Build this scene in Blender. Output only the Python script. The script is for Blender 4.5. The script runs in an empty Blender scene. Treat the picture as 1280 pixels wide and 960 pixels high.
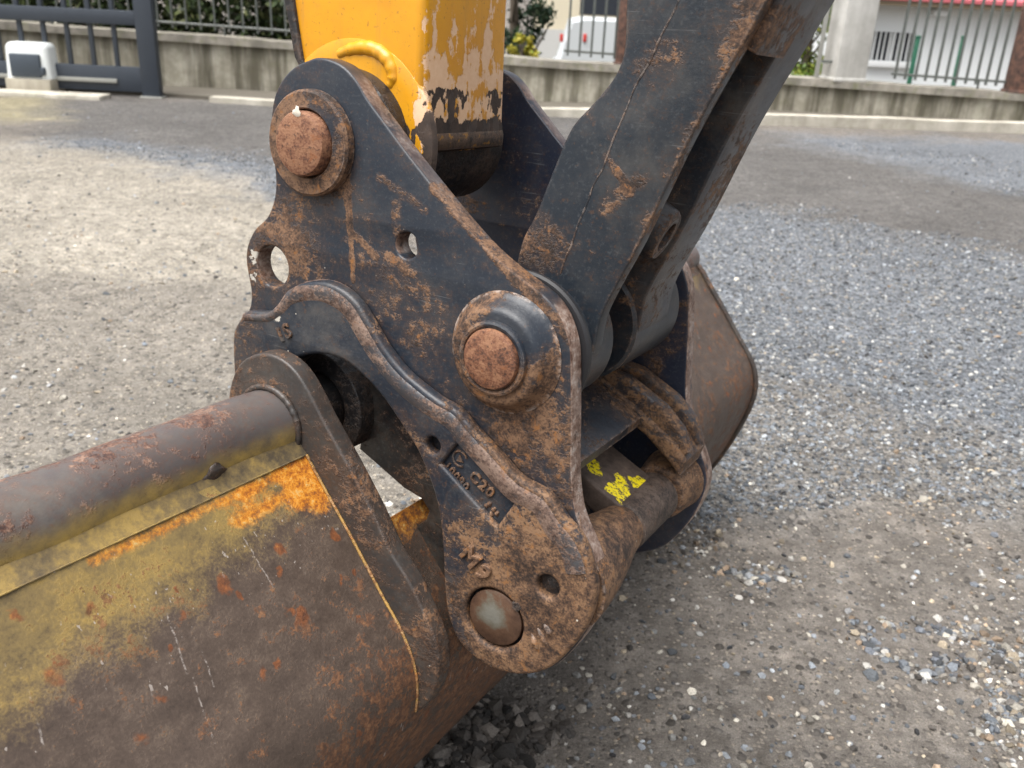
import bpy, bmesh, math, random
import numpy as np
from mathutils import Vector, Matrix
rnd = random.Random(7); rng = np.random.default_rng(7)
sc = bpy.context.scene; COL = sc.collection
R = math.radians

# ------------------------------------------------------------------ camera
F, CX, CY, CAMH = 1150.0, 640.0, 480.0, 1.05        # focal length and centre in photo pixels (1280x960)
nrm = lambda v: np.array(v, float) / np.linalg.norm(v)
_up = -nrm((-130.0, 2700.0, F))                     # world up seen from the camera (x right, y down, z forward)
_fw = np.array([0, 0, 1.0]); _yw = nrm(_fw - _up * (_fw @ _up)); _xw = np.cross(_yw, _up)
CM = np.array([_xw, _yw, _up]); CP = np.array([0, 0, CAMH])
cam_d = bpy.data.cameras.new('camera'); cam = bpy.data.objects.new('camera', cam_d); COL.objects.link(cam)
rot = np.array([CM @ (1, 0, 0), CM @ (0, -1, 0), CM @ (0, 0, -1)]).T
cam.matrix_world = Matrix([list(rot[i]) + [CP[i]] for i in range(3)] + [[0, 0, 0, 1]])
cam_d.sensor_width = 36; cam_d.lens = F / 1280 * 36; cam_d.clip_end = 2000; cam_d.clip_start = 0.01
cam_d.dof.use_dof = True; cam_d.dof.focus_distance = 0.86; cam_d.dof.aperture_fstop = cam_d.lens / 3.0
sc.camera = cam
# ------------------------------------------------------------------ light: bright overcast
SUN_EL, SUN_AZ = 68, -130          # azimuth from +Y towards +X
w = bpy.data.worlds.new('World'); sc.world = w; w.use_nodes = True
nt = w.node_tree; bg = nt.nodes['Background']
sky = nt.nodes.new('ShaderNodeTexSky'); sky.sky_type = 'NISHITA'; sky.sun_disc = False
sky.sun_elevation = R(SUN_EL); sky.sun_rotation = R(SUN_AZ); sky.air_density = 1.0; sky.dust_density = 6.0; sky.ozone_density = 1.0
hs = nt.nodes.new('ShaderNodeHueSaturation'); hs.inputs['Saturation'].default_value = 0.22
nt.links.new(sky.outputs[0], hs.inputs['Color']); nt.links.new(hs.outputs[0], bg.inputs[0])
bg.inputs[1].default_value = 0.095
sd = bpy.data.lights.new('sun', 'SUN'); sd.energy = 1.5; sd.angle = R(60); sd.color = (1, .97, .93)
so = bpy.data.objects.new('sun', sd); COL.objects.link(so)
dv = Vector((math.sin(R(SUN_AZ)) * math.cos(R(SUN_EL)), math.cos(R(SUN_AZ)) * math.cos(R(SUN_EL)), math.sin(R(SUN_EL))))
so.rotation_euler = dv.to_track_quat('Z', 'Y').to_euler(); so.location = dv * 30
vs = sc.view_settings; vs.view_transform = 'Standard'; vs.look = 'None'; vs.gamma = 1; vs.exposure = 1.5; vs.use_curve_mapping = False

# ------------------------------------------------------------------ geometry of the photo: pixel -> ray -> ground / machine plane
def ray(x, y): return CM @ np.array([(x - CX) / F, (y - CY) / F, 1.0])
def gnd(x, y, z=0.0):
    r = ray(x, y); return CP + r * ((z - CAMH) / r[2])
def atY(x, y, Y):
    r = ray(x, y); return CP + r * (Y / r[1])
MA = -nrm(ray(1339, 128))                           # pin axis of the machine, towards the camera
MV = nrm(np.array([0, 0, 1.0]) - MA * MA[2]); MU = np.cross(MV, MA)
MP = CP + ray(613, 452) * 0.84
def pl(x, y, a=0.0):                                # pixel -> (u, v) in the plane at depth a along the pin axis
    r = ray(x, y); p = CP + r * (((MP + MA * a - CP) @ MA) / (r @ MA)) - MP
    return (float(p @ MU), float(p @ MV))
def PL(pts, a=0.0): return [pl(x, y, a) for x, y in pts]
MACH = Matrix([[MU[i], MV[i], MA[i], MP[i]] for i in range(3)] + [[0, 0, 0, 1]])

# ------------------------------------------------------------------ object helpers
def tag(o, label=None, cat=None, group=None, kind=None):
    for k, v in (('label', label), ('category', cat), ('group', group), ('kind', kind)):
        if v: o[k] = v
    return o
def empty(name, loc=(0, 0, 0), rz=0, mw=None):
    o = bpy.data.objects.new(name, None); COL.objects.link(o); o.empty_display_size = .1
    if mw is not None: o.matrix_world = mw
    else: o.location = loc; o.rotation_euler = (0, 0, rz)
    return o
def link(name, me, m=None, parent=None, smooth=None):
    o = bpy.data.objects.new(name, me); COL.objects.link(o)
    if m: me.materials.clear(); me.materials.append(m)
    if parent: o.parent = parent
    if smooth is not None:
        me.polygons.foreach_set('use_smooth', [True] * len(me.polygons)); me.set_sharp_from_angle(angle=R(smooth))
    return o
def mesh(name, v, f):
    me = bpy.data.meshes.new(name); me.from_pydata([tuple(map(float, q)) for q in v], [], f); me.update(); return me
def clean(me, d=1e-5):
    bm = bmesh.new(); bm.from_mesh(me); bmesh.ops.remove_doubles(bm, verts=bm.verts, dist=d)
    bmesh.ops.recalc_face_normals(bm, faces=bm.faces); bm.to_mesh(me); bm.free(); return me
def box(name, lo, hi, m, parent=None, bev=0.0, taper=None):
    bm = bmesh.new(); bmesh.ops.create_cube(bm, size=1)
    for v in bm.verts:
        for i in range(3): v.co[i] = lo[i] if v.co[i] < 0 else hi[i]
    if bev: bmesh.ops.bevel(bm, geom=bm.edges[:], offset=bev, segments=2, affect='EDGES', profile=.5)
    me = bpy.data.meshes.new(name); bm.to_mesh(me); bm.free()
    return link(name, me, m, parent, 40 if bev else None)
def crom(pts, n=4, closed=True):
    """Catmull-Rom through pts; a point given twice is a corner."""
    segs, cur = [], []
    P = [np.array(p, float) for p in pts]; N = len(P); out = []
    rngi = range(N) if closed else range(N - 1)
    for i in rngi:
        p1, p2 = P[i], P[(i + 1) % N]
        if np.allclose(p1, p2): continue
        p0 = P[i - 1] if (closed or i > 0) else p1 * 2 - p2
        p3 = P[(i + 2) % N] if (closed or i + 2 < N) else p2 * 2 - p1
        if np.allclose(p0, p1): p0 = p1 * 2 - p2
        if np.allclose(p3, p2): p3 = p2 * 2 - p1
        L = np.linalg.norm(p2 - p1); l0 = min(np.linalg.norm(p1 - p0), L * 2) + 1e-9; l3 = min(np.linalg.norm(p3 - p2), L * 2) + 1e-9
        m1 = (p2 - p0) / (np.linalg.norm(p1 - p0) + L) * L; m2 = (p3 - p1) / (np.linalg.norm(p3 - p2) + L) * L
        for k in range(n):
            t = k / n; t2, t3 = t * t, t * t * t
            out.append((2 * t3 - 3 * t2 + 1) * p1 + (t3 - 2 * t2 + t) * m1 + (-2 * t3 + 3 * t2) * p2 + (t3 - t2) * m2)
    if not closed: out.append(P[-1])
    return out
def circle(c, r, n=32): return [(c[0] + r * math.cos(2 * math.pi * i / n), c[1] + r * math.sin(2 * math.pi * i / n)) for i in range(n)]
def plate(name, outline, a0, a1, m, parent, holes=(), bev=.002, bres=2, sm=35):
    """a slab in the machine plane: outline and holes in (u,v), from depth a0 to a1, with rounded edges"""
    cu = bpy.data.curves.new('tmp', 'CURVE'); cu.dimensions = '2D'; cu.fill_mode = 'BOTH'
    for pts in [outline] + list(holes):
        s = cu.splines.new('POLY'); s.points.add(len(pts) - 1)
        for q, p in zip(s.points, pts): q.co = (p[0], p[1], 0, 1)
        s.use_cyclic_u = True
    cu.extrude = (a1 - a0) / 2 - bev; cu.bevel_depth = bev; cu.bevel_resolution = bres; cu.offset = -bev
    ob = bpy.data.objects.new('tmp', cu); COL.objects.link(ob)
    me = bpy.data.meshes.new_from_object(ob.evaluated_get(bpy.context.evaluated_depsgraph_get()))
    bpy.data.objects.remove(ob); bpy.data.curves.remove(cu)
    me.transform(Matrix.Translation((0, 0, (a0 + a1) / 2))); me.name = name
    return link(name, clean(me), m, parent, sm)
def lathe(name, c, prof, m, parent, seg=48, sm=35, wob=0.0):
    v, f = [], []; n = len(prof)
    ph = rnd.random() * 6
    for i in range(seg):
        t = 2 * math.pi * i / seg; k = 1 + wob * math.sin(3 * t + ph) + wob * .7 * math.sin(7 * t + ph * 2)
        for r, a in prof: v.append((c[0] + r * k * math.cos(t), c[1] + r * k * math.sin(t), a))
    for i in range(seg):
        j = (i + 1) % seg
        for k in range(n - 1): f.append((i * n + k, j * n + k, j * n + k + 1, i * n + k + 1))
    for k in (0, n - 1):
        if prof[k][0] > 1e-6:
            f.append([i * n + k for i in range(seg)])
    return link(name, clean(mesh(name, v, f)), m, parent, sm)
def tube(name, pts, r, m, parent=None, seg=10, wob=0.0, sm=50):
    P = [Vector(p) for p in pts]; v, f = [], []
    for i, p in enumerate(P):
        d = (P[min(i + 1, len(P) - 1)] - P[max(i - 1, 0)]).normalized()
        x = d.orthogonal().normalized() if i == 0 else (x - d * x.dot(d)).normalized()
        y = d.cross(x)
        rr = (r[i] if hasattr(r, '__len__') else r) * (1 + wob * (rnd.random() - .5))
        for k in range(seg):
            t = 2 * math.pi * k / seg; v.append(p + (x * math.cos(t) + y * math.sin(t)) * rr)
    for i in range(len(P) - 1):
        for k in range(seg):
            l = (k + 1) % seg; f.append((i * seg + k, i * seg + l, (i + 1) * seg + l, (i + 1) * seg + k))
    f.append(list(range(seg))[::-1]); f.append([(len(P) - 1) * seg + k for k in range(seg)])
    me = mesh(name, v, f); clean(me, 1e-6)
    return link(name, me, m, parent, sm)
# value noise in numpy
def vnoise(x, y, seed=0):
    xi = np.floor(x).astype(np.int64); yi = np.floor(y).astype(np.int64); xf = x - xi; yf = y - yi
    def h(a, b):
        n = (a * 374761393 + b * 668265263 + seed * 1442695) & 0xFFFFFFFF
        n = ((n ^ (n >> 13)) * 1274126177) & 0xFFFFFFFF
        return ((n ^ (n >> 16)) & 0xFFFF) / 65535.0
    u = xf * xf * (3 - 2 * xf); v = yf * yf * (3 - 2 * yf)
    return (h(xi, yi) * (1 - u) + h(xi + 1, yi) * u) * (1 - v) + (h(xi, yi + 1) * (1 - u) + h(xi + 1, yi + 1) * u) * v
def fbm(x, y, o=4, seed=0):
    s = 0; a = .5; t = 0
    for i in range(o): s = s + a * vnoise(x * 2 ** i, y * 2 ** i, seed + i * 17); t += a; a *= .55
    return s / t
def inpoly(x, y, poly):
    r = np.zeros(x.shape, bool); n = len(poly)
    for i in range(n):
        x0, y0 = poly[i][:2]; x1, y1 = poly[(i + 1) % n][:2]
        if y0 == y1: continue
        c = ((y0 > y) != (y1 > y)) & (x < (x1 - x0) * (y - y0) / (y1 - y0) + x0); r ^= c
    return r
def sst(x, a, b):
    t = np.clip((x - a) / (b - a), 0, 1); return t * t * (3 - 2 * t)

# ------------------------------------------------------------------ material builder
class T:
    def __init__(s, name):
        s.m = bpy.data.materials.new(name); s.m.use_nodes = True; s.t = s.m.node_tree; s.b = s.t.nodes['Principled BSDF']
        s.co = s.t.nodes.new('ShaderNodeTexCoord').outputs['Object']
    def set(s, sock, v):
        if isinstance(v, bpy.types.NodeSocket): s.t.links.new(v, sock)
        elif hasattr(v, '__len__') and sock.type == 'RGBA' and len(v) == 3: sock.default_value = (*v, 1)
        else: sock.default_value = v
    def nd(s, typ, ins={}, **kw):
        n = s.t.nodes.new('ShaderNode' + typ)
        for k, v in kw.items(): setattr(n, k, v)
        for k, v in ins.items(): s.set(n.inputs[k], v)
        return n
    def noise(s, sc, det=6, ro=.6, vec=None, dist=0, out='Fac'):
        return s.nd('TexNoise', {'Vector': vec or s.co, 'Scale': sc, 'Detail': det, 'Roughness': ro, 'Distortion': dist}).outputs[out]
    def vor(s, sc, out='Distance', vec=None, feature='F1', rnd=1.0):
        return s.nd('TexVoronoi', {'Vector': vec or s.co, 'Scale': sc, 'Randomness': rnd}, feature=feature).outputs[out]
    def stretch(s, k, rot=(0, 0, 0)): return s.nd('Mapping', {'Vector': s.co, 'Scale': k, 'Rotation': rot}).outputs[0]
    def math(s, op, a, b=0.0, c=0.0, clamp=False):
        n = s.nd('Math', operation=op, use_clamp=clamp)
        for i, v in enumerate((a, b, c)): s.set(n.inputs[i], v)
        return n.outputs[0]
    def add(s, *a):
        r = a[0]
        for x in a[1:]: r = s.math('ADD', r, x)
        return r
    def mul(s, a, b): return s.math('MULTIPLY', a, b)
    def ss(s, x, lo, hi, o0=0.0, o1=1.0): return s.nd('MapRange', {'Value': x, 'From Min': lo, 'From Max': hi, 'To Min': o0, 'To Max': o1}, interpolation_type='SMOOTHSTEP').outputs[0]
    def mix(s, f, a, b, mode='MIX'):
        n = s.nd('Mix', data_type='RGBA', blend_type=mode); s.set(n.inputs[0], f); s.set(n.inputs[6], a); s.set(n.inputs[7], b); return n.outputs[2]
    def ramp(s, f, stops):
        n = s.nd('ValToRGB', {'Fac': f}); e = n.color_ramp.elements
        while len(e) < len(stops): e.new(0.5)
        for q, (p, c) in zip(e, stops): q.position = p; q.color = (*c, 1) if len(c) == 3 else c
        return n.outputs[0]
    def attr(s, name, out='Fac'): return s.nd('Attribute', attribute_name=name).outputs[out]
    def xyz(s): return s.nd('SeparateXYZ', {0: s.co}).outputs
    def edge(s, r=.005, gain=3.0):
        bn = s.nd('Bevel', {'Radius': r}, samples=4).outputs[0]; g = s.nd('NewGeometry').outputs['Normal']
        d = s.nd('VectorMath', {0: bn, 1: g}, operation='DOT_PRODUCT').outputs['Value']
        return s.math('MULTIPLY', s.math('SUBTRACT', 1.0, d), gain, clamp=True)
    def blob(s, p, r, soft=.6):          # 1 at p, 0 beyond r, in the machine's u,v
        x = s.xyz(); dx = s.math('SUBTRACT', x[0], p[0]); dy = s.math('SUBTRACT', x[1], p[1])
        d = s.math('SQRT', s.add(s.mul(dx, dx), s.mul(dy, dy))); return s.ss(d, r, r * (1 - soft))
    def seg(s, p, q, r, soft=.7, wob=.004):    # 1 on the segment p-q, 0 beyond r
        x = s.xyz(); L2 = (q[0] - p[0]) ** 2 + (q[1] - p[1]) ** 2; dx0, dy0 = q[0] - p[0], q[1] - p[1]
        ax = s.math('SUBTRACT', s.add(x[0], s.math('MULTIPLY_ADD', s.noise(70, 3, .6), wob * 2, -wob)), p[0]); ay = s.math('SUBTRACT', x[1], p[1])
        t = s.math('DIVIDE', s.add(s.mul(ax, dx0), s.mul(ay, dy0)), L2, clamp=True)
        ex = s.math('SUBTRACT', ax, s.mul(t, dx0)); ey = s.math('SUBTRACT', ay, s.mul(t, dy0))
        d = s.math('SQRT', s.add(s.mul(ex, ex), s.mul(ey, ey))); return s.ss(d, r, r * (1 - soft))
    def facing(s, d):                    # how far the surface faces the world direction d
        return s.nd('VectorMath', {0: s.nd('NewGeometry').outputs['Normal'], 1: tuple(float(q) for q in d)}, operation='DOT_PRODUCT').outputs['Value']
    def done(s, col, rough=.6, metal=0.0, height=None, strength=.5, dist=.002, spec=.5):
        s.set(s.b.inputs['Base Color'], col); s.set(s.b.inputs['Roughness'], rough); s.set(s.b.inputs['Metallic'], metal)
        s.set(s.b.inputs['Specular IOR Level'], spec)
        if height is not None:
            s.set(s.b.inputs['Normal'], s.nd('Bump', {'Height': height, 'Strength': strength, 'Distance': dist}).outputs[0])
        return s.m
RUST = ((.022, .014, .0105), (.078, .042, .025), (.175, .098, .055), (.34, .14, .036))   # dark scale, brown, pale dusty, orange flakes
def worn(name, paint=(.014, .019, .028), amount=-.8, masks=(), edge=1.6, dust=.25, cast=0.0, rust=RUST, streaks=True, specks=True, er=.005, pale=.5, over=None, freckle=.5, white=()):
    """painted steel with rust breaking through: amount (in standard deviations) sets the coverage, masks add or remove rust at marks with a shape of their own"""
    t = T(name)
    big = t.noise(6.5, 5, .6, dist=.3); mid = t.mix(.65, t.noise(30, 7, .66, dist=.2), t.noise(1.0, 7, .66, vec=t.stretch((13, 62, 30), (0, 0, -.75)))); sm = t.noise(115, 6, .7); fine = t.noise(420, 4, .65)
    cov = t.math('DIVIDE', t.math('SUBTRACT', t.add(t.mul(big, .42), t.mul(mid, .38), t.mul(sm, .38), t.mul(fine, .12)), .65), .07)
    cov = t.add(cov, amount)
    ed = t.edge(er) if edge else None
    if edge: cov = t.add(cov, t.mul(ed, edge))
    for kind, args, wt in masks: cov = t.add(cov, t.mul(getattr(t, kind)(*args), wt * 14))
    r = t.ss(cov, -.35, .30); halo = t.ss(cov, -1.5, .2)
    rv = t.add(t.mul(t.noise(19, 6, .65), .9), t.mul(t.noise(95, 6, .72), .9), t.mul(fine, .6), -.70)
    rc = t.ramp(rv, [(.34, rust[0]), (.48, rust[1]), (.63, rust[2])])
    rc = t.mix(t.ss(t.noise(75, 7, .7, dist=.5), .56, .66), rc, t.mix(fine, rust[3], rust[1]))
    rc = t.mix(t.mul(t.ss(t.noise(170, 4, .6), .58, .66), .75), rc, rust[0])
    pc = t.mix(t.mul(t.ss(t.noise(14, 8, .72), .42, .72), dust), paint, (.17, .15, .125))
    pc = t.mix(t.mul(t.ss(t.noise(300, 4, .65), .52, .72), .28), pc, (.09, .095, .10))
    pc = t.mix(t.mul(halo, .42), pc, rust[1])
    if freckle: pc = t.mix(t.mul(t.ss(t.noise(160, 5, .7), .60, .67), freckle), pc, rust[1])
    if streaks:                     # fine pale scratches in several directions
        for rz, sc_ in ((.5, 1), (-.85, 1.3), (1.35, .8)):
            sv = t.stretch((9 * sc_, 420 * sc_, 9), (0, 0, rz))
            q = t.mul(t.ss(t.noise(1.0, 2, .5, vec=sv), .70, .76), t.ss(t.noise(14, 3), .5, .62)); pc = t.mix(t.mul(q, .4), pc, (.22, .22, .22))
    c = t.mix(r, pc, rc)
    if edge and pale: c = t.mix(t.mul(t.mul(t.ss(ed, .15, .8), t.ss(sm, .46, .60)), pale), c, (.40, .345, .31))
    if specks: c = t.mix(t.mul(t.ss(t.vor(46), .055, .035), t.ss(t.noise(11, 2), .55, .62)), c, (.5, .47, .40))
    for p, q in white: c = t.mix(t.ss(t.add(t.mul(t.blob(p, q, .9), .30), t.noise(130, 6, .7)), .70, .73), c, (.44, .41, .355))     # dried splashes of pale paint
    if over: c = over(t, c)
    h = t.add(t.mul(r, .45), t.mul(t.mul(r, t.noise(170, 5, .7)), .7), t.mul(mid, .30 + cast * .6), t.mul(t.mul(fine, t.ss(t.noise(8, 3), .4, .62)), .25 + cast * .6), t.mul(t.noise(150, 3, .6), cast))
    return t.done(c, t.add(t.mul(r, .30), t.mul(mid, .30), .22), 0.0, h, .5, .0020, .42)

# ================================================================== GROUND
G = lambda pts: [gnd(x, y)[:2] for x, y in pts]
SAND, GREYB, DARK, BLUE, DIRT, MIXG, MOSS = (.285, .262, .222), (.205, .188, .163), (.115, .110, .106), (.150, .162, .180), (.162, .147, .131), (.170, .163, .154), (.25, .225, .15)
ZONES = [  # polygon, colour, gravel weight
    (G([(-900, 150), (100, 178), (200, 200), (345, 250), (500, 300), (420, 420), (300, 345), (-900, 310)]), SAND, .25),
    (G([(-900, 312), (300, 345), (420, 420), (560, 520), (520, 1500), (-1500, 1500)]), GREYB, .3),
    (G([(90, 119), (700, 142), (700, 262), (500, 290), (345, 245), (200, 203), (40, 170)]), DARK, .35),
    (G([(-300, 128), (60, 119), (75, 150), (-300, 160)]), MOSS, .1),
    (G([(60, 166), (200, 180), (345, 212), (480, 245), (520, 300), (345, 248), (200, 203), (60, 180)]), BLUE, .8),
    (G([(700, 142), (960, 168), (1010, 182), (1150, 212), (1280, 240), (1700, 290), (1700, 350), (1280, 318), (1100, 285), (960, 258), (700, 262)]), DARK, .35),
    (G([(955, 166), (1700, 195), (1700, 290), (1280, 240), (1150, 212), (1010, 182)]), BLUE, .6),
    (G([(640, 262), (960, 260), (1100, 287), (1280, 322), (1700, 360), (1700, 700), (1280, 560), (1130, 505), (950, 445), (640, 420)]), BLUE, 1.0),
    (G([(640, 420), (950, 445), (1280, 560), (1700, 700), (1700, 840), (1280, 655), (1100, 610), (980, 640), (640, 640)]), MIXG, .75),
]
CLUST = [G(p) for p in ([(905, 690), (1040, 700), (1100, 730), (1010, 735), (920, 712)], [(1050, 755), (1180, 770), (1290, 800), (1400, 840), (1280, 850), (1140, 850), (1070, 800)], [(1230, 850), (1330, 880), (1400, 960), (1300, 1000), (1200, 930)])]
CLODP = G([(470, 1000), (500, 930), (560, 880), (620, 855), (690, 860), (720, 900), (660, 1000)])
def zone(x, y, soft=5):
    col = np.zeros(x.shape + (3,)); gw = np.zeros(x.shape); d = np.sqrt(x * x + y * y)
    for k in range(soft):
        s = 40 + k * 7
        wx = x + (fbm(x * 1.3 + 9, y * 1.3, 4, s) - .5) * .22 * d ** .8 + (fbm(x * 9, y * 9, 2, s + 3) - .5) * .13 * d ** .7
        wy = y + (fbm(x * 1.3, y * 1.3 + 5, 4, s + 1) - .5) * .28 * d ** .8 + (fbm(x * 9, y * 9, 2, s + 4) - .5) * .13 * d ** .7
        c = np.tile(np.array(DIRT), x.shape + (1,)); g = np.full(x.shape, .14)
        for poly, cc, w_ in ZONES:
            m = inpoly(wx, wy, poly); c[m] = cc; g[m] = w_
        col += c / soft; gw += g / soft
    return col, gw
def spaced(bounds):
    out = [bounds[0][0]]
    for a, b, s in bounds:
        n = max(1, int(round((b - a) / s))); out += [a + (b - a) * (i + 1) / n for i in range(n)]
    return np.array(out)
gx = spaced([(-400, -60, 60), (-60, -10, 5), (-10, -2, .06), (-2, 2, .02), (2, 10, .06), (10, 60, 5), (60, 400, 60)])
gy = spaced([(-60, -2, 6), (-2, .7, .15), (.7, 3.2, .016), (3.2, 10.4, .045), (10.4, 16, .7), (16, 80, 6), (80, 400, 60)])
X, Y = np.meshgrid(gx, gy)
near = sst(-np.sqrt(X ** 2 + Y ** 2), -11, -6)
def gheight(x, y):
    return (fbm(x * .9, y * .9, 3, 1) - .5) * .05 + (fbm(x * 6, y * 6, 3, 5) - .5) * .022 + (fbm(x * 30, y * 30, 2, 8) - .5) * .006
Z = gheight(X, Y) * near - 1.3 * sst(Y, 10.45, 13.5)
ny, nx = X.shape
idx = np.arange(nx * ny).reshape(ny, nx)
faces = np.stack([idx[:-1, :-1], idx[:-1, 1:], idx[1:, 1:], idx[1:, :-1]], -1).reshape(-1, 4)
def fast_mesh(name, v, f):
    me = bpy.data.meshes.new(name); k = f.shape[1]
    me.vertices.add(len(v)); me.vertices.foreach_set('co', np.asarray(v, np.float32).ravel())
    me.loops.add(f.size); me.loops.foreach_set('vertex_index', f.astype(np.int32).ravel())
    me.polygons.add(len(f)); me.polygons.foreach_set('loop_start', np.arange(0, f.size, k, dtype=np.int32)); me.polygons.foreach_set('loop_total', np.full(len(f), k, np.int32))
    me.update(calc_edges=True); me.validate(); return me
gm = fast_mesh('ground', np.stack([X, Y, Z], -1).reshape(-1, 3), faces)
zc, zg = zone(X, Y)
blot = (.72 + .56 * fbm(X * 2.2, Y * 2.2, 5, 77))[..., None]
at = gm.attributes.new('zone', 'FLOAT_COLOR', 'POINT')
at.data.foreach_set('color', np.concatenate([zc * blot, np.ones(zc.shape[:2] + (1,))], -1).astype(np.float32).ravel())
at = gm.attributes.new('grav', 'FLOAT', 'POINT'); at.data.foreach_set('value', zg.astype(np.float32).ravel())
def m_ground():
    t = T('ground_gravel'); base = t.attr('zone', 'Color'); g = t.attr('grav')
    v1 = t.nd('TexVoronoi', {'Vector': t.co, 'Scale': 62.0}); v2 = t.nd('TexVoronoi', {'Vector': t.co, 'Scale': 150.0})
    r1 = t.nd('SeparateColor', {0: v1.outputs['Color']}).outputs; r2 = t.nd('SeparateColor', {0: v2.outputs['Color']}).outputs
    dust = t.ramp(t.noise(420, 3, .7), [(.3, (.55,) * 3), (.55, (.95,) * 3), (.72, (1.5,) * 3)])
    dust = t.mix(1.0, dust, t.ramp(t.noise(28, 6, .7), [(.3, (.62, .6, .58)), (.7, (1.3, 1.3, 1.3))]), 'MULTIPLY')
    dust = t.mix(1.0, dust, t.ramp(t.noise(11, 8, .75), [(.32, (.66, .65, .64)), (.52, (1, 1, 1)), (.68, (1.45, 1.43, 1.4))]), 'MULTIPLY')
    dirt = t.mix(1.0, base, dust, 'MULTIPLY')
    st = t.mix(1.0, base, t.ramp(r1[0], [(0, (.35, .34, .33)), (.35, (.75, .75, .75)), (.75, (1.25, 1.25, 1.25)), (.93, (1.4, 1.35, 1.25)), (1, (1.7, 1.62, 1.5))]), 'MULTIPLY')
    st2 = t.mix(1.0, base, t.ramp(r2[0], [(0, (.4, .4, .4)), (.6, (1.05, 1.03, 1.0)), (.93, (1.5, 1.45, 1.35)), (1, (2.2, 2.1, 1.9))]), 'MULTIPLY')
    on2 = t.math('LESS_THAN', r2[1], t.math('MULTIPLY_ADD', g, .5, .3)); on1 = t.math('LESS_THAN', r1[1], g)
    c = t.mix(t.mul(on2, t.ss(v2.outputs['Distance'], .62, .40)), dirt, st2)
    s1 = t.mul(on1, t.ss(v1.outputs['Distance'], .62, .45))
    c = t.mix(s1, c, t.mix(t.ss(v1.outputs['Distance'], .35, .6), st, (.05, .047, .045)))
    h = t.add(t.mul(t.mul(on1, t.ss(v1.outputs['Distance'], .62, .1)), 1.0), t.mul(t.mul(on2, t.ss(v2.outputs['Distance'], .6, .1)), .4), t.mul(t.noise(90, 6, .7), .5), t.mul(t.noise(420, 3, .7), .25))
    return t.done(c, .88, 0, h, .8, .008, .25)
M_GROUND = m_ground()
tag(link('ground', gm, M_GROUND, None, 180), kind='structure')

# loose stones lying on the yard: nobody could count them
def stones(name, n, accept, size, colours, rmin, rmax, label, flat=.6, ang=.8, seed=1, bury=.35, over=3):
    r = np.random.default_rng(seed)
    th = r.uniform(-ang, ang, n * over); d = rmin * (rmax / rmin) ** r.random(n * over)
    x = d * np.sin(th); y = d * np.cos(th); k = accept(x, y, r); x, y, d = x[k][:n], y[k][:n], d[k][:n]; N = len(x)
    g = (1 + 5 ** .5) / 2
    iv = np.array([(-1, g, 0), (1, g, 0), (-1, -g, 0), (1, -g, 0), (0, -1, g), (0, 1, g), (0, -1, -g), (0, 1, -g), (g, 0, -1), (g, 0, 1), (-g, 0, -1), (-g, 0, 1)]) / 1.9
    fi = np.array([(0, 11, 5), (0, 5, 1), (0, 1, 7), (0, 7, 10), (0, 10, 11), (1, 5, 9), (5, 11, 4), (11, 10, 2), (10, 7, 6), (7, 1, 8), (3, 9, 4), (3, 4, 2), (3, 2, 6), (3, 6, 8), (3, 8, 9), (4, 9, 5), (2, 4, 11), (6, 2, 10), (8, 6, 7), (9, 8, 1)])
    s = size(r, N) * (1 + .06 * d)
    V = iv[None] * (1 + r.normal(0, .17, (N, 12, 1))) * np.stack([np.ones(N), r.uniform(.55, 1, N), r.uniform(.4, .8, N) * flat / .6], -1)[:, None]
    a = r.uniform(0, 6.283, N); b = r.normal(0, .3, N); ca, sa, cb, sb = np.cos(a), np.sin(a), np.cos(b), np.sin(b)
    v = V.copy(); v[..., 0] = V[..., 0] * cb[:, None] - V[..., 2] * sb[:, None]; z = V[..., 0] * sb[:, None] + V[..., 2] * cb[:, None]
    v2 = np.stack([v[..., 0] * ca[:, None] - V[..., 1] * sa[:, None], v[..., 0] * sa[:, None] + V[..., 1] * ca[:, None], z], -1) * s[:, None, None] * .5
    zz = gheight(x, y) * sst(-np.sqrt(x * x + y * y), -11, -6)
    v2 += np.stack([x, y, zz + s * (.5 - bury) * .5], -1)[:, None]
    me = fast_mesh(name, v2.reshape(-1, 3), (fi[None] + 12 * np.arange(N)[:, None, None]).reshape(-1, 3))
    ci = colours[r.integers(0, len(colours), N)] * np.clip(r.lognormal(-.10, .36, (N, 1)), .35, 1.75)
    cc = np.repeat(np.concatenate([ci, np.ones((N, 1))], -1), 12, 0)
    at = me.attributes.new('zone', 'FLOAT_COLOR', 'POINT'); at.data.foreach_set('color', cc.astype(np.float32).ravel())
    return tag(link(name, me, M_STONE, None, 38), label, 'gravel', kind='stuff')
def m_stone():
    t = T('stone'); c = t.mix(1.0, t.attr('zone', 'Color'), t.ramp(t.noise(300, 4, .7), [(.3, (.6,) * 3), (.7, (1.35,) * 3)]), 'MULTIPLY')
    return t.done(c, .8, 0, t.noise(500, 4, .7), .4, .001, .3)
M_STONE = m_stone()
GK = .78
GREYS = GK * np.array([(.21, .23, .25), (.17, .19, .215), (.13, .14, .15), (.27, .29, .31), (.29, .295, .29), (.24, .22, .19), (.10, .10, .105), (.20, .215, .235), (.18, .195, .22), (.15, .165, .185), (.36, .355, .335)])
WARM = .85 * np.array([(.24, .21, .17), (.15, .135, .12), (.32, .27, .20), (.45, .42, .36), (.20, .21, .22), (.30, .225, .16), (.12, .11, .10), (.5, .48, .44), (.27, .27, .27)])
def acc_grav(x, y, r):
    g = zone(x, y, 2)[1]; d = np.hypot(x, y); return r.random(x.shape) < np.where(g > .55, g, .02)
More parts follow.
